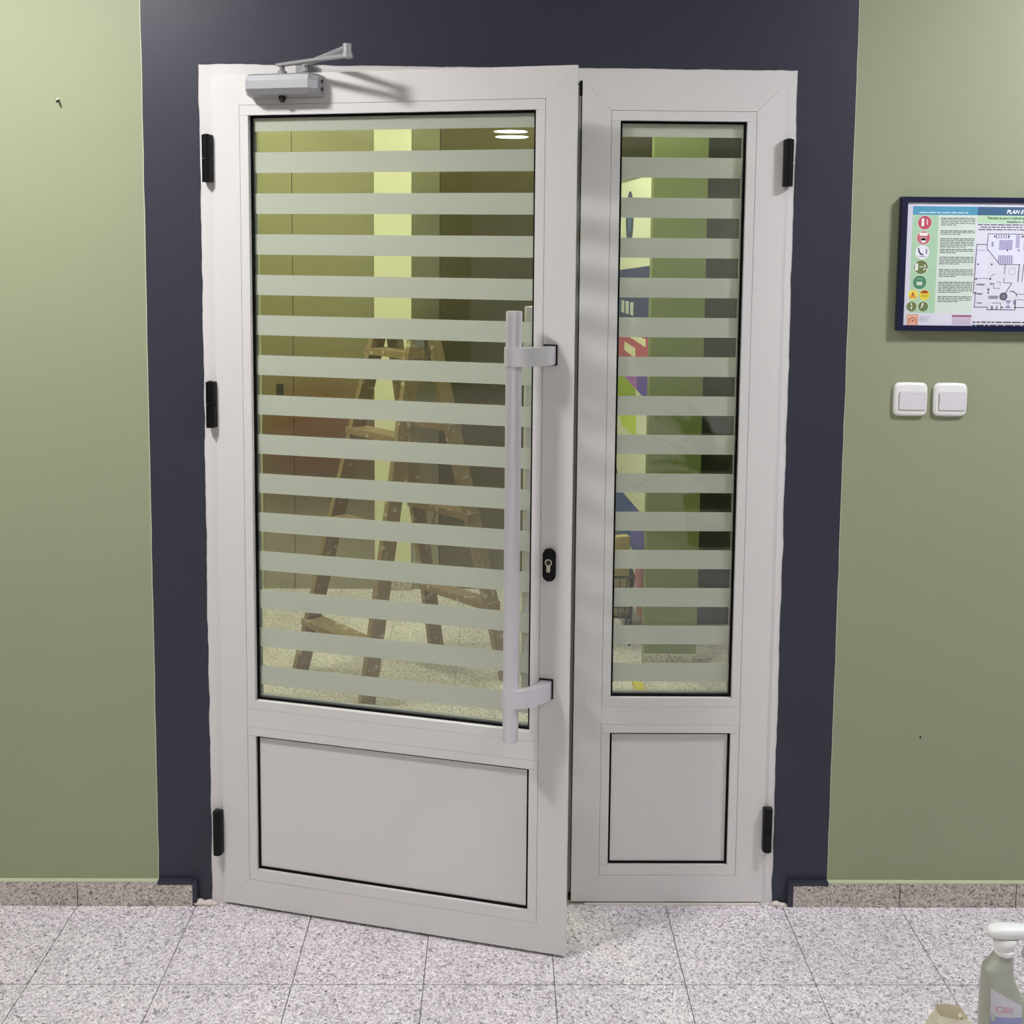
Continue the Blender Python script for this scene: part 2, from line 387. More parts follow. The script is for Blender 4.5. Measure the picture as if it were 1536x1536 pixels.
box(b, XL + FW, XL + FW + 0.02, 0.064, 0.085, 0, HF - FW); box(b, XR - FW - 0.02, XR - FW, 0.064, 0.085, 0, HF - FW); box(b, XL + FW, XR - FW, 0.064, 0.085, HF - FW - 0.02, HF - FW)
obj('stop', b, 'grey aluminium', frame)
b = bbox(-0.475, -0.425, -0.011, -0.0005, 2.089, 2.106, 0.002); br = obj('closer_bracket', b, 'silver paint', frame)
b = bmesh.new(); tube(b, (-0.45, -0.024, 2.090), (-0.45, -0.024, 2.108), 0.007, 16); obj('pivot', b, 'silver paint', br)
th = struct('trim_2', bbox(0.245, XR - FW, -0.010, 0.055, 0.0, 0.0035, 0.001), 'plaster', 'low pale threshold strip under the narrow door leaf', 'threshold')

# ---------------------------------------------------------------- door leaves
LZ0, LZ1 = 0.0078, 2.0800
BO, BI = 0.0705, 0.0925             # outer and inner edge of the glazing beads
GZ0, GZ1 = 0.5480, 1.9858           # glass opening
PZ0, PZ1 = 0.1055, 0.4570           # panel opening
def leaf_parts(e, W, ox, oy, right=False):
    X = lambda x: x + ox
    Yv = lambda y: y + oy
    M = 'white aluminium'; g = 0.00025
    def pr(name, pts, y0, y1, m=M, wd=0.0008, parent=e):
        b = bmesh.new(); prism(b, [(X(x), z) for x, z in pts], Yv(y0), Yv(y1)); bev(b, wd); return obj(name, b, m, parent)
    d = 0.013
    pr('stile', [(0, LZ0), (BO - g, LZ0 + BO), (BO - g, LZ1 - BO), (0, LZ1)], 0, d)
    pr('stile', [(W, LZ0), (W - BO + g, LZ0 + BO), (W - BO + g, LZ1 - BO), (W, LZ1)], 0, d)
    pr('top_rail', [(g, LZ1), (BO, LZ1 - BO + g), (W - BO, LZ1 - BO + g), (W - g, LZ1)], 0, d)
    pr('bottom_rail', [(g, LZ0), (BO, LZ0 + BO - g), (W - BO, LZ0 + BO - g), (W - g, LZ0)], 0, d)
    pr('middle_rail', [(BO + g, GZ0 - 0.0225), (W - BO - g, GZ0 - 0.0225), (W - BO - g, PZ1 + 0.0225), (BO + g, PZ1 + 0.0225)], 0.0004, d)
    # glazing beads, snapped in around glass and panel
    bz = 0.0004; a0, a1, c0, c1 = BO + 0.0006, BI, W - BI, W - BO - 0.0006
    q = 0.0005
    R = lambda n, x0, x1, z0, z1: pr(n, [(x0, z0), (x1, z0), (x1, z1), (x0, z1)], bz, 0.0125, wd=0.0010)
    R('glazing_bead', a0, c1, GZ1, LZ1 - BO - 0.0006); R('glazing_bead', a0, c1, GZ0 - 0.0220, GZ0)
    R('glazing_bead', a0, a1, GZ0 + q, GZ1 - q); R('glazing_bead', c0, c1, GZ0 + q, GZ1 - q)
    R = lambda n, x0, x1, z0, z1: pr(n, [(x0, z0), (x1, z0), (x1, z1), (x0, z1)], bz, 0.0085, wd=0.0010)
    R('glazing_bead', a0, c1, PZ1, PZ1 + 0.0220); R('glazing_bead', a0, c1, LZ0 + BO + 0.0006, PZ0)
    R('glazing_bead', a0, a1, PZ0 + q, PZ1 - q); R('glazing_bead', c0, c1, PZ0 + q, PZ1 - q)
    # hollow core behind the face, one box per side
    b = bmesh.new(); k = 0.012
    for x0, x1, z0, z1 in ((k, BO + 0.012, LZ0 + k, LZ1 - k), (W - BO - 0.012, W - k, LZ0 + k, LZ1 - k), (BO + 0.012, W - BO - 0.012, LZ1 - BO - 0.012, LZ1 - k), (BO + 0.012, W - BO - 0.012, LZ0 + k, LZ0 + BO + 0.012), (BO + 0.012, W - BO - 0.012, PZ1 + 0.012, GZ0 - 0.012)):
        box(b, X(x0), X(x1), Yv(d + 0.0001), Yv(0.062), z0, z1)
    obj('core_frame', b, 'grey aluminium', e)
    # black rubber gaskets around glass and panel
    def ring(x0, x1, z0, z1, t, y0, y1):
        b = bmesh.new()
        box(b, X(x0), X(x0 + t), Yv(y0), Yv(y1), z0, z1); box(b, X(x1 - t), X(x1), Yv(y0), Yv(y1), z0, z1)
        box(b, X(x0 + t), X(x1 - t), Yv(y0), Yv(y1), z0, z0 + t); box(b, X(x0 + t), X(x1 - t), Yv(y0), Yv(y1), z1 - t, z1); return b
    obj('gasket', ring(BI - 0.004, W - BI + 0.004, GZ0 - 0.004, GZ1 + 0.004, 0.0100, 0.0126, 0.0158), 'black rubber', e)
    obj('gasket', ring(BI - 0.004, W - BI + 0.004, PZ0 - 0.004, PZ1 + 0.0035, 0.0100, 0.0086, 0.0112), 'black rubber', e)
    obj('infill_panel', bbox(X(BO + 0.0125), X(W - BO - 0.0125), Yv(0.0113), Yv(0.036), LZ0 + BO + 0.013, PZ1 + 0.0115), M, e)
    # two panes with a spacer bar, frosted bands on the inner side of the front pane
    gx0, gx1, gz0, gz1 = BO + 0.013, W - BO - 0.013, GZ0 - 0.0115, GZ1 + 0.0095
    pane = obj('glass_pane', bbox(X(gx0), X(gx1), Yv(0.0160), Yv(0.0200), gz0, gz1), 'glass', e)
    back = obj('glass_pane', bbox(X(gx0), X(gx1), Yv(0.0340), Yv(0.0380), gz0, gz1), 'glass', e)
    for v in back.data.vertices: v.co.y += 0.0030 * (v.co.z - 1.26)      # the rear pane leans a hair
    b = bmesh.new(); i = 0.011
    box(b, X(gx0), X(BI + i - 0.004), Yv(0.0205), Yv(0.0315), gz0, gz1); box(b, X(W - BI - i + 0.004), X(gx1), Yv(0.0205), Yv(0.0315), gz0, gz1)
    box(b, X(BI + i - 0.004), X(W - BI - i + 0.004), Yv(0.0205), Yv(0.0315), gz0, GZ0 + 0.009); box(b, X(BI + i - 0.004), X(W - BI - i + 0.004), Yv(0.0205), Yv(0.0315), GZ1 - 0.005, gz1)
    obj('spacer_bar', b, 'grey aluminium', e)
    for k in range(15):
        zt = min(1.9975 - 0.0975 * k, GZ1 + 0.003); zb = 1.9487 - 0.0975 * k
        obj('frosted_band', bbox(X(BI + 0.0045), X(W - BI - 0.0045), Yv(0.0201), Yv(0.0203), zb, zt), 'frost', pane)
    return pane

def hinge(e, x, y, z, h=0.112):
    b = bmesh.new()
    for z0, z1 in ((z - h / 2, z - 0.0008), (z + 0.0008, z + h / 2)):
        pts = [(x + 0.0112 * math.cos(a), y - 0.003 + 0.0112 * math.sin(a)) for a in [math.pi + math.pi * i / 12 for i in range(13)]]
        pts += [(x + 0.0112, y + 0.0095), (x - 0.0112, y + 0.0095)]
        prism(b, pts, z0, z1, ax='z')
    bev(b, 0.0012)
    o = obj('hinge', b, 'black plastic', e)
    b = bmesh.new(); tube(b, (x, y - 0.003, z + h / 2 - 0.001), (x, y - 0.003, z + h / 2 + 0.0022), 0.0062, 16); obj('pin_cap', b, 'dark metal', o)
    return o

ALPHA = 0.23995
AX, AY = -0.677644 - 0.010, -0.004905 - 0.008
d1 = empty('door_1', (AX, AY, 0), -ALPHA, kind='structure', label='wide white door leaf standing ajar with a long pull handle', cat='door')
OX, OY = 0.010, 0.008
W1 = 0.8835
leaf_parts(d1, W1, OX, OY)
for z in (1.884, 1.290, 0.196): hinge(d1, 0.0, 0.0, z)
b = bmesh.new(); box(b, OX + W1 - 0.0118, OX + W1 - 0.0030, OY + 0.0132, OY + 0.0290, LZ0 + 0.01, LZ1 - 0.004); obj('edge_gasket', b, 'black rubber', d1)
b = bmesh.new(); box(b, OX + W1 - 0.0118, OX + W1 - 0.0100, OY + 0.022, OY + 0.05, 0.72, 1.06); obj('lock_faceplate', b, 'bright metal', d1)

# pull handle: a round bar on two curved brackets, and its twin on the other side of the leaf
def pull_handle(side):
    sg = 1 if side == 'front' else -1
    base = 0.0 if side == 'front' else 0.062
    Y = lambda yo: OY + base + sg * yo
    rs, ryo, rr = 0.7605, -0.065, 0.0182
    b = bmesh.new(); vs = tube(b, (OX + rs, Y(ryo), 0.5535), (OX + rs, Y(ryo), 1.5390), rr, 40)
    es = [e for e in b.edges if len(e.link_faces) == 2 and e.calc_face_angle(0) > 1.0]; bmesh.ops.bevel(b, geom=es, offset=0.0014, segments=2, affect='EDGES')
    o = obj('pull_handle', b, 'anodised aluminium', d1); smooth_by_angle(o)
    for zc in (1.4380, 0.6580):
        pts = []
        outer = [(0.8435, -0.002), (0.8415, -0.016), (0.8340, -0.034), (0.8210, -0.053), (0.8040, -0.069), (0.7840, -0.080), (0.7650, -0.0868)]
        wrap = [(rs + 0.0215 * math.cos(a), ryo + 0.0215 * math.sin(a)) for a in [math.radians(-100 - 110 * i / 12) for i in range(13)]]
        inner = [(rs - 0.0165, ryo + 0.0105), (rs, ryo + 0.012), (0.7760, -0.058), (0.7920, -0.0520), (0.8060, -0.0390), (0.8150, -0.022), (0.8180, -0.002)]
        poly = [(OX + s, Y(yo)) for s, yo in outer + wrap + inner]
        b = bmesh.new(); prism(b, poly, zc - 0.0205, zc + 0.0205, ax='z'); bev(b, 0.0008)
        k = obj('bracket', b, 'anodised aluminium', o); smooth_by_angle(k, 30)
        y0, y1 = sorted((Y(-0.0032), Y(-0.0003)))
        obj('mounting_pad', bbox(OX + 0.8145, OX + 0.8470, y0, y1, zc - 0.0235, zc + 0.0235, 0.001), 'black plastic', o)
pull_handle('front'); pull_handle('back')

# lock: oval black escutcheon with a profile cylinder
cx, cz = OX + 0.8345, 0.9535
b = bmesh.new(); prism(b, rrect(cx, cz, 0.0152, 0.0384, 0.0150, 10), OY - 0.0075, OY - 0.0003); bev(b, 0.0022, 2); esc = smooth_by_angle(obj('lock_escutcheon', b, 'black plastic', d1), 40)
b = bmesh.new(); zc = 0.9600; pts = [(cx - 0.0008 + 0.0083 * math.cos(a), zc + 0.0083 * math.sin(a)) for a in [math.radians(-58 + 296 * i / 20) for i in range(21)]]
pts += [(cx - 0.0052, 0.9480), (cx - 0.0052, 0.9395), (cx - 0.0030, 0.9370), (cx + 0.0014, 0.9370), (cx + 0.0036, 0.9395), (cx + 0.0036, 0.9480)]
prism(b, pts, OY - 0.0105, OY - 0.0076); bev(b, 0.0004); obj('lock_cylinder', b, 'bright metal', esc)
b = bmesh.new(); tube(b, (cx - 0.0008, OY - 0.0104, zc), (cx - 0.0008, OY - 0.0114, zc), 0.0056, 20); box(b, cx - 0.0014, cx - 0.0002, OY - 0.0118, OY - 0.0112, zc - 0.004, zc + 0.004); obj('keyway', b, 'dark metal', esc)

# overhead door closer with its two-piece arm
def L(s, yo, z): return (OX + s, OY + yo, z)
sec = [(-0.0003, 2.0740), (-0.0400, 2.0740), (-0.0500, 2.0700), (-0.0560, 2.0570), (-0.0560, 2.0385), (-0.0440, 2.0260), (-0.0003, 2.0220)]
b = bmesh.new(); rings = []
for s, fl in ((0.105, 0.0), (0.118, 1.0), (0.270, 1.0), (0.286, 0.0)):
    ring = []
    for yo, z in sec:
        k = 1.0 if fl else 0.62
        ring.append(b.verts.new(L(s, yo * k - (0.0 if fl else 0.0), 2.048 + (z - 2.048) * (1.0 if fl else 0.93))))
    rings.append(ring)
n = len(sec)
for a, c in zip(rings, rings[1:]):
    for i in range(n): b.faces.new((a[i], a[(i + 1) % n], c[(i + 1) % n], c[i]))
b.faces.new(rings[0]); b.faces.new(rings[-1][::-1]); bev(b, 0.0007)
clo = obj('door_closer', b, 'silver paint', d1, label='silver overhead door closer with a folded arm')
for z in (2.058, 2.040):
    b = bmesh.new(); tube(b, L(0.2858, -0.012, z), L(0.2885, -0.012, z), 0.0042, 12); obj('end_screw', b, 'dark metal', clo)
b = bmesh.new(); tube(b, L(0.193, -0.024, 2.0250), L(0.193, -0.024, 2.0150), 0.0085, 18); tube(b, L(0.193, -0.024, 2.0150), L(0.193, -0.024, 2.0105), 0.0055, 6); obj('valve_screw', b, 'dark metal', clo)
b = bmesh.new(); tube(b, L(0.196, -0.030, 2.0740), L(0.196, -0.030, 2.0800), 0.0110, 20); tube(b, L(0.196, -0.030, 2.0800), L(0.196, -0.030, 2.0960), 0.0070, 4); obj('spindle', b, 'grey aluminium', clo)
ELB = (0.392, -0.118)
b = bmesh.new(); p0 = Vector(L(0.196, -0.030, 2.0950)); p1 = Vector(L(ELB[0], ELB[1], 2.0950)); dv = (p1 - p0).normalized(); sv = Vector((-dv.y, dv.x, 0))
bar(b, p0 - dv * 0.012, p1, sv * 0.0090, Vector((0, 0, 0.0030))); bev(b, 0.0012); obj('main_arm', b, 'silver paint', clo)
b = bmesh.new(); tube(b, L(*ELB, 2.0900), L(*ELB, 2.1000), 0.0125, 24); tube(b, L(*ELB, 2.1005), L(*ELB, 2.1200), 0.0100, 24); smooth_by_angle(obj('elbow_joint', b, 'silver paint', clo))
wl = Vector((-0.45, -0.024, 0)) - Vector((AX, AY, 0)); ca, sa = math.cos(ALPHA), math.sin(ALPHA)
lx, ly = wl.x * ca - wl.y * sa, wl.x * sa + wl.y * ca
b = bmesh.new(); tube(b, L(*ELB, 2.1120), (lx, ly, 2.1060), 0.0068, 14); smooth_by_angle(obj('fore_arm', b, 'silver paint', clo))
b = bmesh.new(); mid = Vector(L(*ELB, 2.112)).lerp(Vector((lx, ly, 2.106)), 0.62); e2 = Vector((lx, ly, 2.106)); tube(b, mid, e2, 0.0045, 10); tube(b, e2 + Vector((0, 0, -0.006)), e2 + Vector((0, 0, 0.007)), 0.0085, 16); obj('adjusting_rod', b, 'grey aluminium', clo)

# narrow fixed leaf
PX0, PX1 = 0.2100, 0.7016
d2 = empty('door_2', (PX0, -0.0049, 0), 0, kind='structure', label='narrow white door leaf, closed, right of the wide one', cat='door')
W2 = PX1 - PX0
leaf_parts(d2, W2, 0.0, 0.0, True)
for z in (1.887, 0.207): hinge(d2, PX1 - PX0 + 0.006, -0.008, z)
obj('meeting_rebate', bbox(-0.022, 0.011, 0.0180, 0.0620, LZ0 + 0.012, LZ1 - 0.012, 0.001), 'grey aluminium', d2)
obj('rebate_gasket', bbox(-0.0015, 0.003, 0.0134, 0.0179, LZ0 + 0.012, LZ1 - 0.012), 'black rubber', d2)
obj('bolt_cap', bbox(-0.0065, -0.0003, 0.003, 0.018, 2.0450, 2.0790, 0.0005), 'black plastic', d2)
obj('bolt_cap', bbox(-0.0065, -0.0003, 0.003, 0.018, 0.0090, 0.0200, 0.0005), 'black plastic', d2)

# ---------------------------------------------------------------- lobby beyond the door
SY = 2.513
struct('wall_far_left', bbox(LX0 - 0.15, -1.130, SY + 0.11, SY + 0.25, 0, CEIL), 'lobby pale paint', 'pale lobby wall left of the lift doors', 'wall')
struct('wall_far_center', bbox(-0.585, -0.408, SY - 0.012, SY + 0.25, 0, CEIL), 'lobby pale paint', 'bright pale wall strip between the two lift doors', 'wall')
struct('wall_far_top', bbox(-1.130, 1.10, SY + 0.001, SY + 0.25, 2.26, CEIL), 'lobby pale paint', 'pale lobby wall above the lift doors', 'wall')
d3 = empty('door_3', (0, 0, 0), kind='structure', label='brushed steel lift front left of the pale wall strip', cat='lift door')
obj('side_panel', bbox(-1.128, -0.9765, SY, SY + 0.03, 0.0, 2.259, 0.001), 'lift steel', d3)
obj('door_panel', bbox(-0.9735, -0.587, SY, SY + 0.03, 0.0, 2.259, 0.001), 'lift steel', d3)
obj('call_button_plate', bbox(-1.058, -1.024, SY - 0.004, SY - 0.0002, 0.93, 1.01, 0.001), 'dark metal', d3)
d4 = empty('door_4', (0, 0, 0), kind='structure', label='darker steel lift front right of the pale wall strip', cat='lift door')
obj('side_panel', bbox(-0.406, -0.2745, SY, SY + 0.03, 0.0, 2.259, 0.001), 'lift steel', d4)
obj('door_panel', bbox(-0.2715, 0.30, SY + 0.012, SY + 0.04, 0.0, 2.259, 0.001), 'lift steel dark', d4)
obj('door_panel', bbox(0.3015, 1.10, SY + 0.012, SY + 0.04, 0.0, 2.259, 0.001), 'lift steel dark', d4)
e = empty('baseboard_far', (0, 0, 0), kind='structure', label='granite skirting at the foot of the pale wall strip', cat='baseboard')
obj('skirting_slab', bbox(-0.590, -0.403, SY - 0.026, SY - 0.0125, 0.001, 0.062, 0.001), 'skirting granite', e)
struct('wall_lobby_left', bbox(LX0 - 0.15, LX0, WT + 0.001, SY + 0.25, 0, CEIL), 'lobby pale paint', 'pale side wall of the lobby', 'wall')
struct('wall_lobby_right', bbox(LX1, LX1 + 0.15, WT + 0.001, LY1, 0, CEIL), 'corridor shade', 'dark side wall of the lobby', 'wall')
struct('wall_pier', bbox(0.604, 0.812, 1.534, 1.60, 0, CEIL), 'lobby green paint', 'green wall pier in the lobby behind the narrow leaf', 'wall')
e = empty('baseboard_pier', (0, 0, 0), kind='structure', label='granite skirting on the green lobby pier', cat='baseboard')
obj('skirting_slab', bbox(0.600, 0.812, 1.520, 1.5335, 0.001, 0.062, 0.001), 'skirting granite', e)
struct('wall_corridor', bbox(0.815, LX1, 2.05, 2.15, 0, CEIL), 'corridor shade', 'wall coloured dark for the shade beyond the green lobby pier', 'wall')  # stands in for the dark corridor; its shade is in the colour

# ================================================================ LAMPS
def ceiling_lamp(x, y, glow, label, r=0.16):
    e = empty('ceiling_lamp', (x, y, CEIL), label=label, cat='ceiling lamp', group='round ceiling lamps')
    b = bmesh.new(); n = 40
    prof = [(r, -0.001), (r + 0.022, -0.001), (r + 0.020, -0.012), (r + 0.004, -0.016), (r, -0.012)]
    rg = [[b.verts.new((p[0] * math.cos(2 * math.pi * i / n), p[0] * math.sin(2 * math.pi * i / n), p[1])) for p in prof] for i in range(n)]
    for i in range(n):
        A, B = rg[i], rg[(i + 1) % n]
        for k in range(len(prof)): b.faces.new((A[k], A[(k + 1) % len(prof)], B[(k + 1) % len(prof)], B[k]))
    obj('rim', b, 'lamp white', e, smooth=True)
    b = bmesh.new(); tube(b, (0, 0, -0.010), (0, 0, -0.004), r - 0.001, 40); obj('diffuser', b, glow, e)
    return e
ceiling_lamp(-1.32, -1.00, 'lamp glow warm', 'round white ceiling lamp up left in front of the wide leaf')
ceiling_lamp(1.90, -0.92, 'lamp glow cool', 'round white ceiling lamp up right above the framed plan')
ceiling_lamp(-1.30, -4.10, 'lamp glow dim', 'round white ceiling lamp behind the camera, left')
ceiling_lamp(1.92, -4.10, 'lamp glow dim', 'round white ceiling lamp behind the camera, right')
ceiling_lamp(-3.55, -7.20, 'lamp glow far', 'round white ceiling lamp mirrored in the wide leaf’s glass')
ceiling_lamp(0.2, -8.00, 'lamp glow far', 'round white ceiling lamp added to brighten the back wall, middle')  # added so the pale back wall mirrors brightly in the glass
ceiling_lamp(3.05, -8.00, 'lamp glow far', 'round white ceiling lamp added to brighten the back wall, right corner')  # added as well to brighten the back wall, outside the mirrored view
for x, y, l in ((-0.75, 1.30, 'round lobby ceiling lamp above the wooden stepladder'), (-1.55, 0.8, 'round lobby ceiling lamp by the rust armchair'), (0.35, 1.05, 'round lobby ceiling lamp added to brighten the green pier'), (0.08, 2.00, 'round lobby ceiling lamp added to brighten the banner')):  # last two are added: one brightens the pier, one the banner
    ceiling_lamp(x, y, 'lobby lamp glow', l, 0.10)

# ================================================================ THINGS ON THE WALL
# light switches
def light_switch(xc, zc, label):
    e = empty('light_switch', (xc, -0.0012, zc), label=label, cat='light switch', group='white light switches under the framed plan')
    h = 0.0405; pts = []
    for sx, sz, a0 in ((1, 1, 0), (-1, 1, 90), (-1, -1, 180), (1, -1, 270)):
        for i in range(9):
            a = math.radians(a0 + 90 * i / 8); r = 0.0115
            pts.append((sx * (h - r) + r * math.cos(a), sz * (h - r) + r * math.sin(a)))
    full = []
    for i, p in enumerate(pts):
        q = pts[(i + 1) % len(pts)]; full.append(p)
        if math.hypot(q[0] - p[0], q[1] - p[1]) > 0.02:
            for k in range(1, 8): t = k / 8; full.append((p[0] + (q[0] - p[0]) * t, p[1] + (q[1] - p[1]) * t))
    full = [(x * (1 + 0.035 * (1 - (z / h) ** 2)), z * (1 + 0.035 * (1 - (x / h) ** 2))) for x, z in full]
    b = bmesh.new(); rows = []
    for sc, y in ((1.0, -0.0001), (1.0, -0.004), (0.975, -0.0075), (0.90, -0.0095), (0.80, -0.0100)): rows.append([b.verts.new((x * sc, y, z * sc)) for x, z in full])
    n = len(full)
    for A, B in zip(rows, rows[1:]):
        for i in range(n): b.faces.new((A[i], A[(i + 1) % n], B[(i + 1) % n], B[i]))
    b.faces.new(rows[-1]); b.faces.new(rows[0][::-1]); obj('plate', b, 'white plastic', e, smooth=True)
    b = bmesh.new(); prism(b, rrect(0.004, -0.003, 0.0335, 0.0225, 0.004, 5), -0.0104, -0.0099); obj('rocker_gap', b, 'grey aluminium', e)
    b = bmesh.new(); A, B = prism(b, rrect(0.004, -0.003, 0.0328, 0.0218, 0.004, 5), -0.0132, -0.0100)
    for v in A: v.co.y += 0.0016 * (0.5 - (v.co.z + 0.0248) / 0.0436)
    bev(b, 0.0009, 2); smooth_by_angle(obj('rocker', b, 'switch rocker', e), 40)
    return e
light_switch(1.0295, 1.3145, 'white light switch under the framed plan, nearer the door')
light_switch(1.1280, 1.3140, 'white light switch under the framed plan, farther from the door')

# evacuation plan, landscape sheet in a navy frame
FX0, FZ1, FWD, FHT = 0.9850, 1.8095, 0.450, 0.3245
FX1, FZ0 = FX0 + FWD, FZ1 - FHT
pl = empty('evacuation_plan', (FX0, -0.0012, FZ0), label='framed evacuation plan in a navy frame on the green wall', cat='framed plan')
def fr(name, pts):
    b = bmesh.new(); prism(b, [(x - FX0, z - FZ0) for x, z in pts], -0.0205, -0.0003); bev(b, 0.004, 3); return smooth_by_angle(obj(name, b, 'navy plastic', pl), 50)
m_ = 0.0135; g_ = 0.0001
fr('frame_side', [(FX0, FZ0), (FX0 + m_, FZ0 + m_), (FX0 + m_, FZ1 - m_), (FX0, FZ1)])
fr('frame_side', [(FX1, FZ0), (FX1 - m_, FZ0 + m_), (FX1 - m_, FZ1 - m_), (FX1, FZ1)])
fr('frame_side', [(FX0 + g_, FZ1), (FX0 + m_, FZ1 - m_), (FX1 - m_, FZ1 - m_), (FX1 - g_, FZ1)])
fr('frame_side', [(FX0 + g_, FZ0), (FX0 + m_, FZ0 + m_), (FX1 - m_, FZ0 + m_), (FX1 - g_, FZ0)])
obj('sheet', bbox(m_ - 0.003, FWD - m_ + 0.003, -0.0165, -0.0004, m_ - 0.003, FHT - m_ + 0.003), 'paper', pl)
# the printed sheet, measured in photo pixels left of the frame edge and mapped to the sheet
K = 0.001711
def pfn(u, v, layer):   # u to the right, v down, in photo pixels at the sheet's top left (1365,307)
    return (m_ + 0.0015 + u * K, -0.01665 - layer * 0.00006, FHT - m_ - 0.0005 - v * K)
pr = Print(pfn); rnd = random.Random(5)
pr.rect(7, 99, 5, 17, (84, 158, 190)); pr.rect(99, 238, 5, 17, (66, 104, 138))
pr.rect(7, 44, 17, 156, (176, 212, 178)); pr.rect(44, 97, 17, 156, (216, 228, 216)); pr.rect(99, 238, 17, 28, (190, 222, 188))
pr.text('PLAN EVAKUACIJE', 140, 14.2, -7.3, (245, 248, 252), 3, shear=0.3, bold=0.03, sx=-1.0)
pr.text('"Fakultet za sport i psihologiju"', 112, 22.2, -4.6, (20, 40, 28), 3, shear=0.25, bold=0.02, sx=-1.0)
pr.text('Radnička br. 30a', 141, 27.2, -4.0, (24, 44, 32), 3, shear=0.25, bold=0.02, sx=-1.0)
for y, x0, x1 in ((29.5, 100, 190), (33, 104, 164), (36.4, 101, 180)): pr.greeked(x0, x1, y, 1.3, (70, 66, 84), rnd)
pr.greeked(16, 86, 13, 1.5, (208, 234, 242), rnd)
red, grn, olv, wht = (196, 82, 104), (84, 142, 104), (112, 128, 78), (244, 244, 240)
def pict(u, v, r, col): pr.disc(u, v, r + 0.7, (226, 232, 214), 1); pr.disc(u, v, r, col, 2)
pict(24.5, 28, 9.6, red); pr.rect(20, 23.6, 22, 33, wht, 3); pr.rect(27, 29, 23, 31, (236, 190, 196), 3); pr.disc(21.8, 26.5, 0.7, red, 4)
pict(23.7, 49.5, 9.4, (200, 108, 124)); pr.rect(17.8, 29.4, 42.3, 46.4, wht, 3); pr.disc(23.6, 53, 3.6, wht, 3); pr.rect(20.2, 27, 49, 53, wht, 3)
pict(22.8, 69.8, 9.4, (238, 238, 248)); pr.line([(17.5, 65), (18.4, 69.5), (21, 72.6), (23.4, 72.8)], 1.9, (60, 50, 78), 3); pr.rect(27.6, 29.6, 64.8, 72, (128, 112, 150), 3); pr.rect(18, 28, 75, 76, (140, 140, 160), 3)
pict(21.8, 90.8, 9.8, olv); pr.rect(13.6, 17.6, 85.6, 95.5, wht, 3); pr.line([(20, 90.4), (25, 90.4)], 1.0, wht, 3); pr.line([(27, 88), (28.4, 91.5), (30.6, 94.6)], 1.7, wht, 3); pr.line([(28, 91), (25.8, 94.6)], 1.4, wht, 3)
pict(20.8, 112.5, 9.8, grn)
for k in range(4): pr.rect(16.8 + k * 2.1, 18.2 + k * 2.1, 111.5, 116.6, wht, 3)
for k in range(3): pr.disc(17.8 + k * 2.9, 107.6, 0.8, (170, 204, 178), 3)
pr.disc(12.2, 130, 7.1, (238, 220, 96), 1); pr.poly([(11.8, 125), (17.6, 134.8), (6, 134.8)], (226, 158, 72), 2); pr.rect(11.3, 12.6, 127.5, 131.5, (70, 50, 30), 3)
pr.disc(28.4, 130.4, 7.4, (232, 214, 70), 1); pr.poly([(28.4 + 6.2 * math.cos(math.radians(200 + 14 * i)), 130 + 6.2 * math.sin(math.radians(200 + 14 * i))) for i in range(11)], (176, 66, 48), 2); pr.rect(23.5, 33.4, 129.6, 133.6, (212, 186, 54), 2)
pict(10.8, 147, 7.2, olv); pr.line([(10, 143), (11.4, 146), (10.2, 150)], 1.6, wht, 3); pict(27.2, 146.8, 7.2, olv); pr.line([(26.6, 142.8), (25.2, 147.6)], 2.0, wht, 3); pr.line([(25, 147.4), (23, 149)], 1.0, wht, 3)
y = 21
for n in (5, 3, 6, 3, 5, 5, 7, 4):
    for k in range(n): pr.greeked(47.5, 96 if k < n - 1 else rnd.uniform(66, 84), y, 1.1, (96, 110, 102) if k else (62, 76, 68), rnd); y += 2.35
    y += {5: 6, 3: 4, 6: 1.0, 7: 4, 4: 3}[n] if y < 150 else 0
pr.rect(5, 21, 158, 174, (222, 150, 124), 1); pr.rect(6.2, 19.8, 159.2, 172.8, (236, 184, 158), 2)
pr.line([(13 + 5 * math.cos(math.radians(150 + 24 * i)), 167.5 + 5 * math.sin(math.radians(150 + 24 * i))) for i in range(11)], 1.2, (202, 92, 44), 3); pr.disc(13, 167, 1.7, (190, 88, 48), 3)
for k, x1 in enumerate((38, 34, 36, 36)): pr.greeked(22.5, x1, 161 + k * 2.1, 0.7, (150, 150, 182), rnd)
pr.rect(69, 97, 158.5, 161.2, (158, 92, 124), 2); pr.rect(69, 97, 161.2, 172.5, (216, 200, 218), 1)
for k in range(4): pr.greeked(70, 95, 163.6 + k * 2.2, 0.6, (160, 140, 170), rnd)
pr.greeked(99, 232, 167.5, 1.7, (66, 60, 74), rnd); pr.greeked(99, 232, 172, 1.7, (66, 60, 74), rnd)
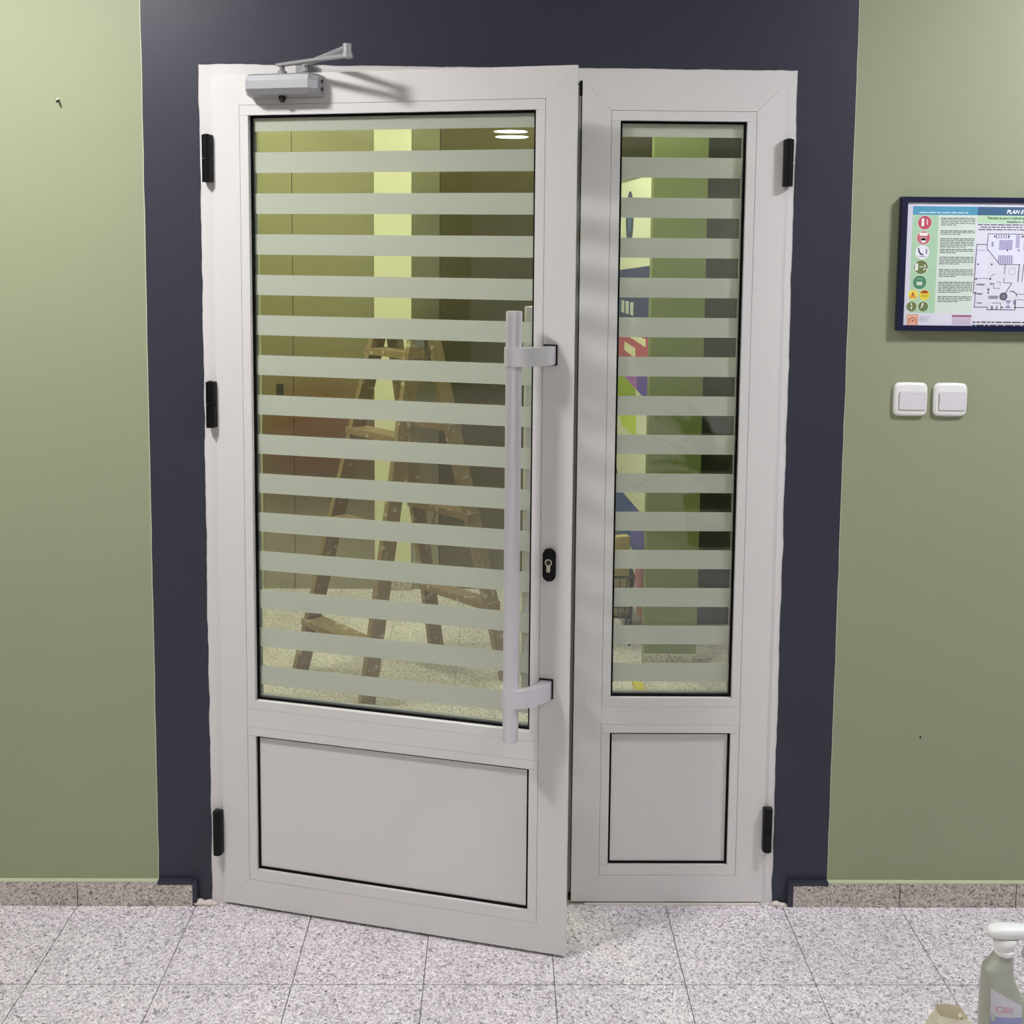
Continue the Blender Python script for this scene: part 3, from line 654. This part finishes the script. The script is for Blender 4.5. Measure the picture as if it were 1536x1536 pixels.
# floor plan drawing
ink, lav = (72, 68, 82), (168, 160, 204)
WL = 0.95
pr.poly([(101, 61), (115, 61), (115, 42), (166, 42), (166, 88), (134, 86), (117, 68), (115, 112), (100, 112)], (226, 226, 242), 1)
pr.line([(98, 127), (100, 58), (115, 58), (115.5, 43), (165, 43), (165, 46), (172, 46)], WL, ink); pr.line([(115, 58), (115, 66), (117, 66), (134, 86), (163, 86)], WL, ink); pr.line([(101, 66), (112, 66)], 0.5, ink)
pr.line([(98, 127), (101, 127), (100.5, 147), (119, 147), (119, 150.5), (159, 150.5), (159, 147), (232, 147)], WL, ink)
pr.line([(101, 106), (121, 106), (124, 101), (128, 100)], 0.6, ink); pr.line([(142, 87), (141, 99)], WL, ink); pr.line([(162, 86), (161, 110)], 1.2, ink); pr.line([(168, 86), (167, 110)], WL, ink)
for x, z in ((103, 86), (122.5, 86), (101, 107), (121.5, 107), (101.5, 126.5), (119.5, 126.5), (140, 147), (158.5, 147), (125, 46.5), (145, 46.5), (144, 66), (164, 47), (160, 66)): pr.disc(x, z, 1.25, (44, 40, 52), 3, 10)
for k in range(6): pr.rect(126.5 + k * 3.5, 128 + k * 3.5, 44, 49.5, (140, 132, 160), 2)
pr.rect(132, 150.5, 51.5, 65.5, (196, 190, 222), 2); pr.rect(131, 152.5, 73, 85, (200, 196, 224), 2)
for k in range(7): pr.rect(132.4 + k * 2.8, 133.4 + k * 2.8, 51.5, 65.5, (136, 126, 166), 3); pr.rect(131.6 + k * 3.1, 132.6 + k * 3.1, 73, 85, (132, 124, 150), 3)
for k in range(3): pr.rect(155.5 + k * 2, 156.7 + k * 2, 44, 63, (150, 140, 182), 2)
for k in range(5): pr.rect(166.5, 176, 47.5 + k * 3.8, 49.6 + k * 3.8, (158, 148, 200), 2)
pr.rect(121, 123.5, 54, 61, (150, 144, 168), 2)
pr.line([(127, 112), (127, 120), (136, 120)], 0.6, ink); pr.line([(136, 116), (136, 111), (131, 111)], 0.5, ink); pr.rect(120, 134, 130.5, 135, (150, 144, 164), 2); pr.rect(121, 126, 112.5, 115, (140, 134, 156), 2)
pr.rect(102, 114, 113.5, 116, (142, 136, 160), 2); pr.rect(103, 111, 127, 129, (110, 104, 128), 2); pr.rect(104, 111, 140, 142, (150, 144, 166), 2); pr.rect(118, 121, 120, 124, (120, 114, 136), 2)
pr.line([(141, 105), (141, 112), (152, 112)], 0.8, ink); pr.line([(152, 113), (144, 127)], 1.1, ink, 3); pr.disc(141.5, 131.5, 5.6, (58, 52, 66), 3, 24); pr.disc(141.5, 131.5, 4.2, (126, 118, 132), 4, 24)
pr.line([(151, 124), (156, 124.5), (160, 128), (160, 131)], 1.2, ink, 3); pr.poly([(143.5, 137), (153.5, 137), (149, 142.5)], (158, 150, 188), 2); pr.poly([(144, 148), (153, 148), (149, 142.5)], (158, 150, 188), 2)
pr.rect(124, 127.5, 145, 150, (140, 134, 156), 2); pr.rect(131.5, 134, 145, 150, (146, 140, 160), 2); pr.line([(126, 141), (138, 141), (138.5, 150)], 0.7, ink); pr.line([(159, 136), (159, 147)], 1.3, ink); pr.rect(156, 158.4, 137, 143, (140, 134, 160), 2)
pr.line([(161, 128), (232, 128)], 0.6, ink); pr.line([(161, 136), (232, 136)], 0.6, ink); pr.line([(148, 100), (148, 91), (156, 91), (156, 100), (148, 100)], 0.5, (150, 144, 164)); pr.line([(172, 46), (232, 46), (232, 147)], WL, ink)
pr.build('plan_print', pl)

# nail and filled hole
nl = empty('wall_nail', (-1.0434, -0.0012, 2.0171), label='small nail stub in the green wall, upper left', cat='nail')
b = bmesh.new(); tube(b, (0, 0.001, 0.003), (0.002, -0.014, -0.003), 0.0026, 10); obj('shank', b, 'dark metal', nl)
b = bmesh.new(); tube(b, (-0.001, -0.0002, 0.005), (-0.001, -0.0022, 0.005), 0.0036, 12); obj('wall_dowel', b, 'paint edge and highlight', nl)
b = bmesh.new(); vs = tube(b, (1.0934, -0.0008, 0.4478), (1.0934, -0.0042, 0.4474), 0.0022, 9)
for v in vs: v.co.x += 0.001 * noise.noise(v.co * 400)
tagp(obj('wall_plug', b, 'dark metal'), 'tiny dark wall plug low on the green wall, right', 'wall plug')

# ================================================================ THINGS ON THE FLOOR, FRONT RIGHT
BX, BY = 1.091, -0.490
sb = empty('spray_bottle', (BX, BY, 0), label='grey trigger spray bottle with a lilac label on the granite floor', cat='spray bottle')
# lofted body: z, left x, right x, half depth
secs = [(0.0, -0.040, 0.064, 0.028), (0.004, -0.045, 0.070, 0.031), (0.060, -0.047, 0.070, 0.031), (0.095, -0.047, 0.060, 0.030), (0.120, -0.047, 0.036, 0.027), (0.145, -0.047, 0.024, 0.024), (0.165, -0.046, 0.018, 0.022), (0.178, -0.044, 0.017, 0.021), (0.190, -0.034, 0.017, 0.018), (0.203, -0.024, 0.017, 0.016), (0.210, -0.021, 0.014, 0.015)]
NS = 36
def sup(t, p): c = math.cos(t); return math.copysign(abs(c) ** p, c)
def bsec(z):
    for a, c in zip(secs, secs[1:]):
        if a[0] <= z <= c[0]:
            t = (z - a[0]) / (c[0] - a[0]); return tuple(a[i] + (c[i] - a[i]) * t for i in range(4))
    return secs[-1]
b = bmesh.new(); rows = []
zz = sorted(set([s[0] for s in secs] + [0.02 * i for i in range(11)]))
for z in zz:
    _, l, r, d = bsec(z); rows.append([b.verts.new(((l + r) / 2 + (r - l) / 2 * sup(2 * math.pi * i / NS, 0.75), d * sup(2 * math.pi * i / NS - math.pi / 2, 0.75), z)) for i in range(NS)])
for A, B in zip(rows, rows[1:]):
    for i in range(NS): b.faces.new((A[i], A[(i + 1) % NS], B[(i + 1) % NS], B[i]))
b.faces.new(rows[0][::-1]); b.faces.new(rows[-1]); obj('body', b, 'smoky plastic', sb, smooth=True)
def front_y(x, z):
    _, l, r, d = bsec(z); u = max(-0.97, min(0.97, (x - (l + r) / 2) / ((r - l) / 2)))
    return -d * (1 - abs(u) ** (2 / 0.75)) ** (0.75 / 2)
lp = Print(lambda u, v, layer: (u, front_y(u, v) - 0.0006 - 0.0001 * layer, v))
def lab_top(x): return 0.144 - max(0, x + 0.036) * 0.56
N1 = 22; ZS = 0.085
xs = [-0.036 + 0.064 * i / N1 for i in range(N1 + 1)]
for a, c in zip(xs, xs[1:]):
    for k in range(6):
        f0, f1 = k / 6, (k + 1) / 6
        z0_, z1_ = 0.022 + (ZS - 0.022) * f0, 0.022 + (ZS - 0.022) * f1
        lp.poly([(a, z0_), (c, z0_), (c, z1_), (a, z1_)], (152, 156, 202), 0)
        ta, tb = lab_top(a) - ZS, lab_top(c) - ZS
        lp.poly([(a, ZS + ta * f0), (c, ZS + tb * f0), (c, ZS + tb * f1), (a, ZS + ta * f1)], (206, 204, 214), 0)
lp.text('Cillit', -0.0285, 0.0945, 0.019, (208, 150, 166), 3, shear=0.15, bold=0.015)
lp.rect(-0.034, -0.027, 0.074, 0.090, (190, 192, 188), 2)
lp.build('label', sb, label='lilac and white paper label')
b = bmesh.new(); tube(b, (-0.002, 0, 0.2085), (-0.002, 0, 0.2165), 0.0195, 28); obj('neck_ring', b, 'sprayer white', sb, smooth=False)
hd = []
b = bmesh.new(); rows = []
for x, hw, z0, z1 in ((-0.0395, 0.004, 0.252, 0.258), (-0.036, 0.011, 0.2475, 0.263), (-0.026, 0.016, 0.2440, 0.2680), (-0.008, 0.018, 0.2425, 0.2700), (0.030, 0.017, 0.2420, 0.2690), (0.052, 0.014, 0.2430, 0.2660), (0.060, 0.0125, 0.2450, 0.2640)):
    rows.append([b.verts.new((x, hw * sup(2 * math.pi * i / 20, 0.7), (z0 + z1) / 2 + (z1 - z0) / 2 * sup(2 * math.pi * i / 20 - math.pi / 2, 0.7))) for i in range(20)])
for A, B in zip(rows, rows[1:]):
    for i in range(20): b.faces.new((A[i], A[(i + 1) % 20], B[(i + 1) % 20], B[i]))
b.faces.new(rows[0][::-1]); b.faces.new(rows[-1]); sh = obj('spray_head', b, 'sprayer white', sb, smooth=True)
b = bmesh.new(); rows = []
for z, l, r, d in ((0.2130, -0.0185, 0.0125, 0.0150), (0.2180, -0.0225, 0.0135, 0.0170), (0.2300, -0.0245, 0.0190, 0.0175), (0.2440, -0.0255, 0.0300, 0.0170)):
    rows.append([b.verts.new(((l + r) / 2 + (r - l) / 2 * sup(2 * math.pi * i / 24, 0.8), d * sup(2 * math.pi * i / 24 - math.pi / 2, 0.8), z)) for i in range(24)])
for A, B in zip(rows, rows[1:]):
    for i in range(24): b.faces.new((A[i], A[(i + 1) % 24], B[(i + 1) % 24], B[i]))
b.faces.new(rows[0][::-1]); b.faces.new(rows[-1]); obj('shroud', b, 'sprayer white', sh, smooth=True)
b = bmesh.new(); prism(b, [(0.040, 0.243), (0.050, 0.243), (0.050, 0.222), (0.042, 0.198), (0.037, 0.199), (0.043, 0.222)], -0.007, 0.007); bev(b, 0.0015, 2); obj('trigger', b, 'sprayer white', sh)
b = bmesh.new(); tube(b, (0.058, 0, 0.2545), (0.070, 0, 0.2545), 0.0105, 20); obj('nozzle', b, 'sprayer white', sh)

# crumpled paper bag beside the bottle
pb = empty('paper_bag', (0.952, -0.560, 0), label='crumpled cream paper bag beside the spray bottle', cat='paper bag')
b = bmesh.new(); rows = []; NP = 40
for j in range(15):
    t = j / 14; z = 0.128 * t
    hx = 0.072 * (1 - t) + 0.0290 * t; hy = 0.050 * (1 - t) + 0.020 * t
    row = []
    for i in range(NP):
        a = 2 * math.pi * i / NP; p = Vector((hx * sup(a, 0.28), hy * sup(a - math.pi / 2, 0.28), z))
        k = 0.008 * noise.noise(p * 30) + 0.004 * noise.noise(p * 75)
        if j: p += Vector((p.x, p.y, 0)).normalized() * k
        if j == 14: p.z += 0.004 * noise.noise(p * 70) - p.x * 0.12
        row.append(b.verts.new(p))
    rows.append(row)
for A, B in zip(rows, rows[1:]):
    for i in range(NP): b.faces.new((A[i], A[(i + 1) % NP], B[(i + 1) % NP], B[i]))
inn = [b.verts.new((v.co.x * 0.86, v.co.y * 0.86, v.co.z - 0.055)) for v in rows[-1]]
for i in range(NP): b.faces.new((rows[-1][i], rows[-1][(i + 1) % NP], inn[(i + 1) % NP], inn[i]))
b.faces.new(inn); b.faces.new(rows[0][::-1]); smooth_by_angle(obj('bag_body', b, 'cream paper', pb), 16)
b = bmesh.new(); pts = [(0.020, 0.112), (0.030, 0.116), (0.062, 0.074), (0.078, 0.002), (0.060, 0.002)]; prism(b, pts, 0.004, 0.014); bev(b, 0.002); obj('folded_side', b, 'cream paper', pb)

# ================================================================ BEYOND THE DOOR
# wooden stepladder
ld = empty('stepladder', (-0.34, 1.45, 0), label='paint-splashed wooden stepladder standing open behind the wide leaf', cat='stepladder')
O = Vector((-0.34, 1.45, 0))
feet = {1: Vector((-0.757, 1.459, 0)), 2: Vector((-0.459, 1.150, 0)), 4: Vector((-0.235, 1.690, 0)), 3: Vector((0.055, 1.420, 0))}
dd = (feet[2] - feet[1]).normalized(); nn = Vector((-dd.y, dd.x, 0))
tc = Vector((-0.352, 1.520, 1.372)); hw = 0.112
tops = {1: tc - dd * hw - nn * 0.030, 2: tc + dd * hw - nn * 0.030, 4: tc - dd * hw + nn * 0.030, 3: tc + dd * hw + nn * 0.030}
def rail(k):
    a, c = feet[k] - O, tops[k] - O; ax = (c - a).normalized(); t = (dd - ax * dd.dot(ax)).normalized(); wv = ax.cross(t)
    b = bmesh.new(); bar(b, a + Vector((0, 0, 0.010)), c, wv * 0.032, t * 0.0115); bev(b, 0.002); return obj('rail', b, 'ladder wood', ld)
for k in (1, 2, 3, 4): rail(k)
def tread(p, q, f, name='step', hw_=0.040):
    a = (feet[p].lerp(tops[p], f)) - O; c = (feet[q].lerp(tops[q], f)) - O; d = (c - a).normalized(); s = Vector((-d.y, d.x, 0))
    b = bmesh.new(); bar(b, a - d * 0.018, c + d * 0.018, s * hw_, Vector((0, 0, 0.0125))); bev(b, 0.002); obj(name, b, 'ladder wood', ld)
for f in (0.155, 0.448, 0.70, 0.925): tread(1, 2, f)
for f in (0.215, 0.47, 0.72): tread(4, 3, f, 'step', 0.034)
b = bmesh.new(); bar(b, tops[1] - O - dd * 0.012 + nn * 0.03 + Vector((0, 0, 0.006)), tops[2] - O + dd * 0.012 + nn * 0.03 + Vector((0, 0, 0.006)), nn * 0.052, Vector((0, 0, 0.009))); bev(b, 0.003); obj('top_board', b, 'ladder wood', ld)
b = bmesh.new(); tube(b, feet[4].lerp(tops[4], 0.34) - O + dd * 0.02, feet[4].lerp(feet[3], 0.45).lerp(tops[4].lerp(tops[3], 0.45), 0.49) - O, 0.006, 10); obj('stay', b, 'ladder wood', ld)
for k in (2, 3):
    b = bmesh.new(); q = tops[k] - O; bar(b, q - Vector((0, 0, 0.13)), q + Vector((0, 0, 0.0)), nn * 0.022 * (1 if k == 2 else 1), dd * 0.002); 
    for v in b.verts: v.co += dd * 0.0135
    obj('hinge_plate', b, 'grey aluminium', ld)

# upright display banner
bn0, bn1 = Vector((0.640, 1.86, 0)), Vector((0.565, 2.72, 0)); bd = (bn1 - bn0); BWD = bd.length; bdir = bd.normalized(); bnrm = Vector((-bdir.y, bdir.x, 0))
if bnrm.x > 0: bnrm = -bnrm
ban = empty('display_banner', tuple((bn0 + bn1) / 2), label='tall colourful display banner seen edge-on behind the narrow leaf', cat='banner')
BO_ = (bn0 + bn1) / 2
def BP(u, v, off=0.0): return bn0 + bdir * u + bnrm * off + Vector((0, 0, v)) - BO_
b = bmesh.new(); A = [BP(0, 0.07, 0.0), BP(BWD, 0.07, 0.0), BP(BWD, 2.0, 0.0), BP(0, 2.0, 0.0)]; B = [p - bnrm * 0.002 for p in A]
va = [b.verts.new(p) for p in A]; vb = [b.verts.new(p) for p in B]; b.faces.new(va); b.faces.new(vb[::-1])
for i in range(4): b.faces.new((va[i], vb[i], vb[(i + 1) % 4], va[(i + 1) % 4]))
obj('sheet', b, 'paper', ban)
b = bmesh.new(); bar(b, BP(-0.02, 0.035, -0.002), BP(BWD + 0.02, 0.035, -0.002), bnrm * 0.05, Vector((0, 0, 0.0345))); bev(b, 0.008, 2); obj('base', b, 'grey aluminium', ban)
b = bmesh.new(); bar(b, BP(-0.01, 2.0, -0.002), BP(BWD + 0.01, 2.0, -0.002), bnrm * 0.008, Vector((0, 0, 0.012))); obj('top_bar', b, 'grey aluminium', ban)
b = bmesh.new(); tube(b, BP(BWD / 2, 0.07, -0.02), BP(BWD / 2, 2.0, -0.02), 0.008, 12); obj('pole', b, 'grey aluminium', ban)
# u = 0 at the edge nearer the door, growing away from it
bp_ = Print(lambda u, v, layer: tuple(BP(u, v, 0.0006 + 0.0004 * layer)))
bp_.rect(0, BWD, 0.07, 2.0, (240, 242, 226), 0)
def ell(u, v, ru, rv, col, layer=1): bp_.poly([(u + ru * math.cos(2 * math.pi * i / 28), v + rv * math.sin(2 * math.pi * i / 28)) for i in range(28)], col, layer)
ell(0.42, 1.81, 0.085, 0.125, (62, 76, 120)); ell(0.42, 1.81, 0.04, 0.06, (84, 112, 160), 2)
for k in range(6): bp_.rect(0.08 + k * 0.09, 0.14 + k * 0.09, 1.695, 1.718, (52, 58, 60), 1)
bp_.poly([(0, 1.605), (BWD, 1.560), (BWD, 1.30), (0, 1.30)], (56, 64, 124), 1); bp_.poly([(BWD * 0.70, 1.572), (BWD, 1.560), (BWD, 1.30), (BWD * 0.70, 1.30)], (60, 132, 150), 2)
for k in range(3): bp_.poly([(0.30 + k * 0.10, 1.375), (0.37 + k * 0.10, 1.378), (0.37 + k * 0.10, 1.432), (0.30 + k * 0.10, 1.436)], (210, 224, 226), 3)
bp_.rect(0.0, 0.62, 1.165, 1.30, (200, 84, 118), 1)
bp_.poly([(0.04, 1.258), (0.50, 1.282), (0.50, 1.298), (0.04, 1.292)], (246, 240, 214), 3); bp_.poly([(0.24, 1.190), (0.48, 1.205), (0.48, 1.245), (0.24, 1.235)], (246, 240, 214), 3)
bp_.poly([(0, 1.165), (0.62, 1.165), (0.62, 1.095), (0.0, 1.035)], (178, 110, 206), 1); bp_.poly([(0, 1.165), (0.20, 1.165), (0.20, 1.055), (0, 1.035)], (108, 84, 196), 2)
bp_.poly([(0.62, 1.165), (BWD, 1.165), (BWD, 0.95), (0.62, 0.95)], (84, 150, 56), 1); bp_.poly([(0.22, 1.056), (0.62, 1.095), (0.62, 0.98), (0.22, 0.98)], (160, 190, 40), 2)
bp_.poly([(0.20, 0.98), (0.62, 0.98), (0.62, 0.90), (0.50, 0.845), (0.20, 0.845)], (210, 232, 24), 2); bp_.poly([(0.62, 0.95), (BWD, 0.95), (0.62, 0.875)], (96, 136, 48), 2)
bp_.poly([(BWD, 0.70), (0.62, 0.62), (0.48, 0.535), (BWD, 0.535)], (58, 78, 120), 1); bp_.poly([(0.0, 0.535), (BWD, 0.535), (BWD, 0.33), (0.0, 0.33)], (58, 96, 176), 1)
bp_.poly([(0.0, 0.52), (0.26, 0.52), (0.26, 0.36), (0.0, 0.36)], (112, 104, 214), 2); bp_.rect(0.0, 0.16, 0.17, 0.33, (224, 140, 166), 2); bp_.poly([(0.34, 0.33), (BWD, 0.33), (BWD, 0.12), (0.2, 0.17)], (92, 110, 116), 1)
bp_.rect(0, 0.12, 0.07, 0.17, (214, 140, 100), 2)
bp_.build('banner_print', ban)

# black wire basket with leaflet cartons in front of the banner
wb = empty('wire_basket', (0.500, 1.86, 0), label='black wire mesh basket on legs in front of the banner', cat='basket')
for (x, y) in ((-0.085, -0.085), (0.085, -0.085), (0.085, 0.085), (-0.085, 0.085)):
    b = bmesh.new(); tube(b, (x * 0.9, y * 0.9, 0.0), (x, y, 0.30), 0.005, 8); obj('leg', b, 'black wire', wb)
b = bmesh.new()
def side(a, c):
    a = Vector(a); c = Vector(c)
    for k in range(7):
        t = k / 6; p = a.lerp(c, t); tube(b, (p.x * 0.85, p.y * 0.85, 0.12), (p.x, p.y, 0.30), 0.0022, 6)
    for k in range(5): z = 0.12 + 0.045 * k; s = 0.85 + 0.15 * k / 4; tube(b, (a.x * s, a.y * s, z), (c.x * s, c.y * s, z), 0.0022, 6)
q = [(-0.09, -0.09), (0.09, -0.09), (0.09, 0.09), (-0.09, 0.09)]
for i in range(4): side(q[i] + (0,), q[(i + 1) % 4] + (0,))
obj('wire_mesh', b, 'black wire', wb)
b = bmesh.new(); [tube(b, q[i] + (0.30,), q[(i + 1) % 4] + (0.30,), 0.006, 8) for i in range(4)]; obj('rim', b, 'black wire', wb)
b = bmesh.new(); box(b, -0.076, 0.076, -0.076, 0.076, 0.117, 0.121); obj('basket_floor', b, 'black wire', wb)
tagp(obj('carton', bbox(-0.035, 0.035, -0.02, 0.02, 0, 0.34, 0.002), 'carton', loc=(0.535, 1.83, 0.1215), rot=(0, 0, 0.3)), 'tall straw coloured carton standing in the wire basket', 'carton', 'cartons in the wire basket')
tagp(obj('carton', bbox(-0.03, 0.03, -0.02, 0.02, 0, 0.26, 0.002), 'orange carton', loc=(0.462, 1.83, 0.1215), rot=(0, 0, -0.2)), 'orange brown carton in the wire basket', 'carton', 'cartons in the wire basket')
tagp(obj('carton', bbox(-0.03, 0.03, -0.015, 0.015, 0, 0.30, 0.002), 'blue carton', loc=(0.500, 1.90, 0.1215), rot=(0, 0, 0.1)), 'blue carton at the back of the wire basket', 'carton', 'cartons in the wire basket')
yb = tagp(obj('yellow_batten', bbox(-0.018, 0.018, -0.30, 0.30, 0, 0.018, 0.002), 'yellow paint', loc=(0.560, 1.16, 0.0005), rot=(0, 0, 0.02)), 'short yellow batten lying on the lobby floor behind the narrow leaf', 'batten')

# rust armchair by the lobby side of the wall: seen mirrored in the lift front
ac = empty('armchair', (-1.22, 0.62, 0), label='rust orange tub armchair mirrored in the steel lift front', cat='armchair')
b = bmesh.new(); n = 28; prof_o, prof_i = 0.36, 0.27; rows = []
for i in range(n + 1):
    a = math.radians(-30 - 300 * (i / n) + 180 - 60 + 60); a = math.radians(120 + 300 * i / n)
    h = 0.58 + 0.22 * max(0, math.cos(a - math.radians(270)))
    c_, s_ = math.cos(a), math.sin(a)
    rows.append([b.verts.new((prof_o * c_, prof_o * s_, 0.12)), b.verts.new((prof_o * c_, prof_o * s_, h - 0.04)), b.verts.new(((prof_o + prof_i) / 2 * c_, (prof_o + prof_i) / 2 * s_, h)), b.verts.new((prof_i * c_, prof_i * s_, h - 0.04)), b.verts.new((prof_i * c_, prof_i * s_, 0.12))])
for A, B in zip(rows, rows[1:]):
    for k in range(5): b.faces.new((A[k], A[(k + 1) % 5], B[(k + 1) % 5], B[k]))
b.faces.new(rows[0]); b.faces.new(rows[-1][::-1]); obj('backrest', b, 'rust leather', ac, smooth=True)
b = bmesh.new(); bmesh.ops.create_cone(b, cap_ends=True, segments=32, radius1=0.265, radius2=0.265, depth=0.30, matrix=Matrix.Translation((0, 0, 0.27))); bev(b, 0.03, 3); obj('seat', b, 'rust leather', ac, smooth=True)
for sx, sy in ((-1, -1), (1, -1), (1, 1), (-1, 1)):
    b = bmesh.new(); tube(b, (0.2 * sx, 0.2 * sy, 0), (0.19 * sx, 0.19 * sy, 0.125), 0.015, 10, 0.022); obj('leg', b, 'brown wood', ac)

# broad-leaved potted plant behind the camera: seen mirrored in the narrow leaf
pp = empty('potted_plant', (1.24, -3.35, 0), label='dark green broad-leaved potted plant mirrored in the narrow leaf', cat='potted plant')
b = bmesh.new(); tube(b, (0, 0, 0), (0, 0, 0.26), 0.13, 28, 0.17); obj('pot', b, 'terracotta', pp)
b = bmesh.new(); tube(b, (0, 0, 0.255), (0, 0, 0.263), 0.155, 24); obj('soil', b, 'soil', pp)
rnd = random.Random(11)
for k in range(34):
    a = 2.399 * k; ln = rnd.uniform(0.26, 0.46); el = math.radians(rnd.uniform(15, 78)); wd = rnd.uniform(0.05, 0.085); z0 = 0.26 + rnd.uniform(0, 0.24); r0 = 0.03
    b = bmesh.new(); L_, R_, M_ = [], [], []
    for i in range(9):
        t = i / 8; e_ = el - t * 1.0; rr = r0 + ln * t * math.cos(el - t * 0.5); zz_ = z0 + ln * t * math.sin(el - t * 0.55)
        hw_ = wd * math.sin(math.pi * min(1, 0.06 + 0.94 * t)) ** 0.8 * (1 if t < 1 else 0.05)
        cx_, cy_ = rr * math.cos(a), rr * math.sin(a); px, py = -math.sin(a) * hw_, math.cos(a) * hw_
        M_.append(b.verts.new((cx_, cy_, zz_ - 0.010))); L_.append(b.verts.new((cx_ + px, cy_ + py, zz_))); R_.append(b.verts.new((cx_ - px, cy_ - py, zz_)))
    for i in range(8):
        b.faces.new((L_[i], M_[i], M_[i + 1], L_[i + 1])); b.faces.new((M_[i], R_[i], R_[i + 1], M_[i + 1]))
    lf = obj('leaf', b, 'leaf green', pp, smooth=True)
    b = bmesh.new(); tube(b, (0, 0, 0.25), (r0 * math.cos(a), r0 * math.sin(a), z0 + 0.0), 0.004, 6); obj('stalk', b, 'leaf green', lf)
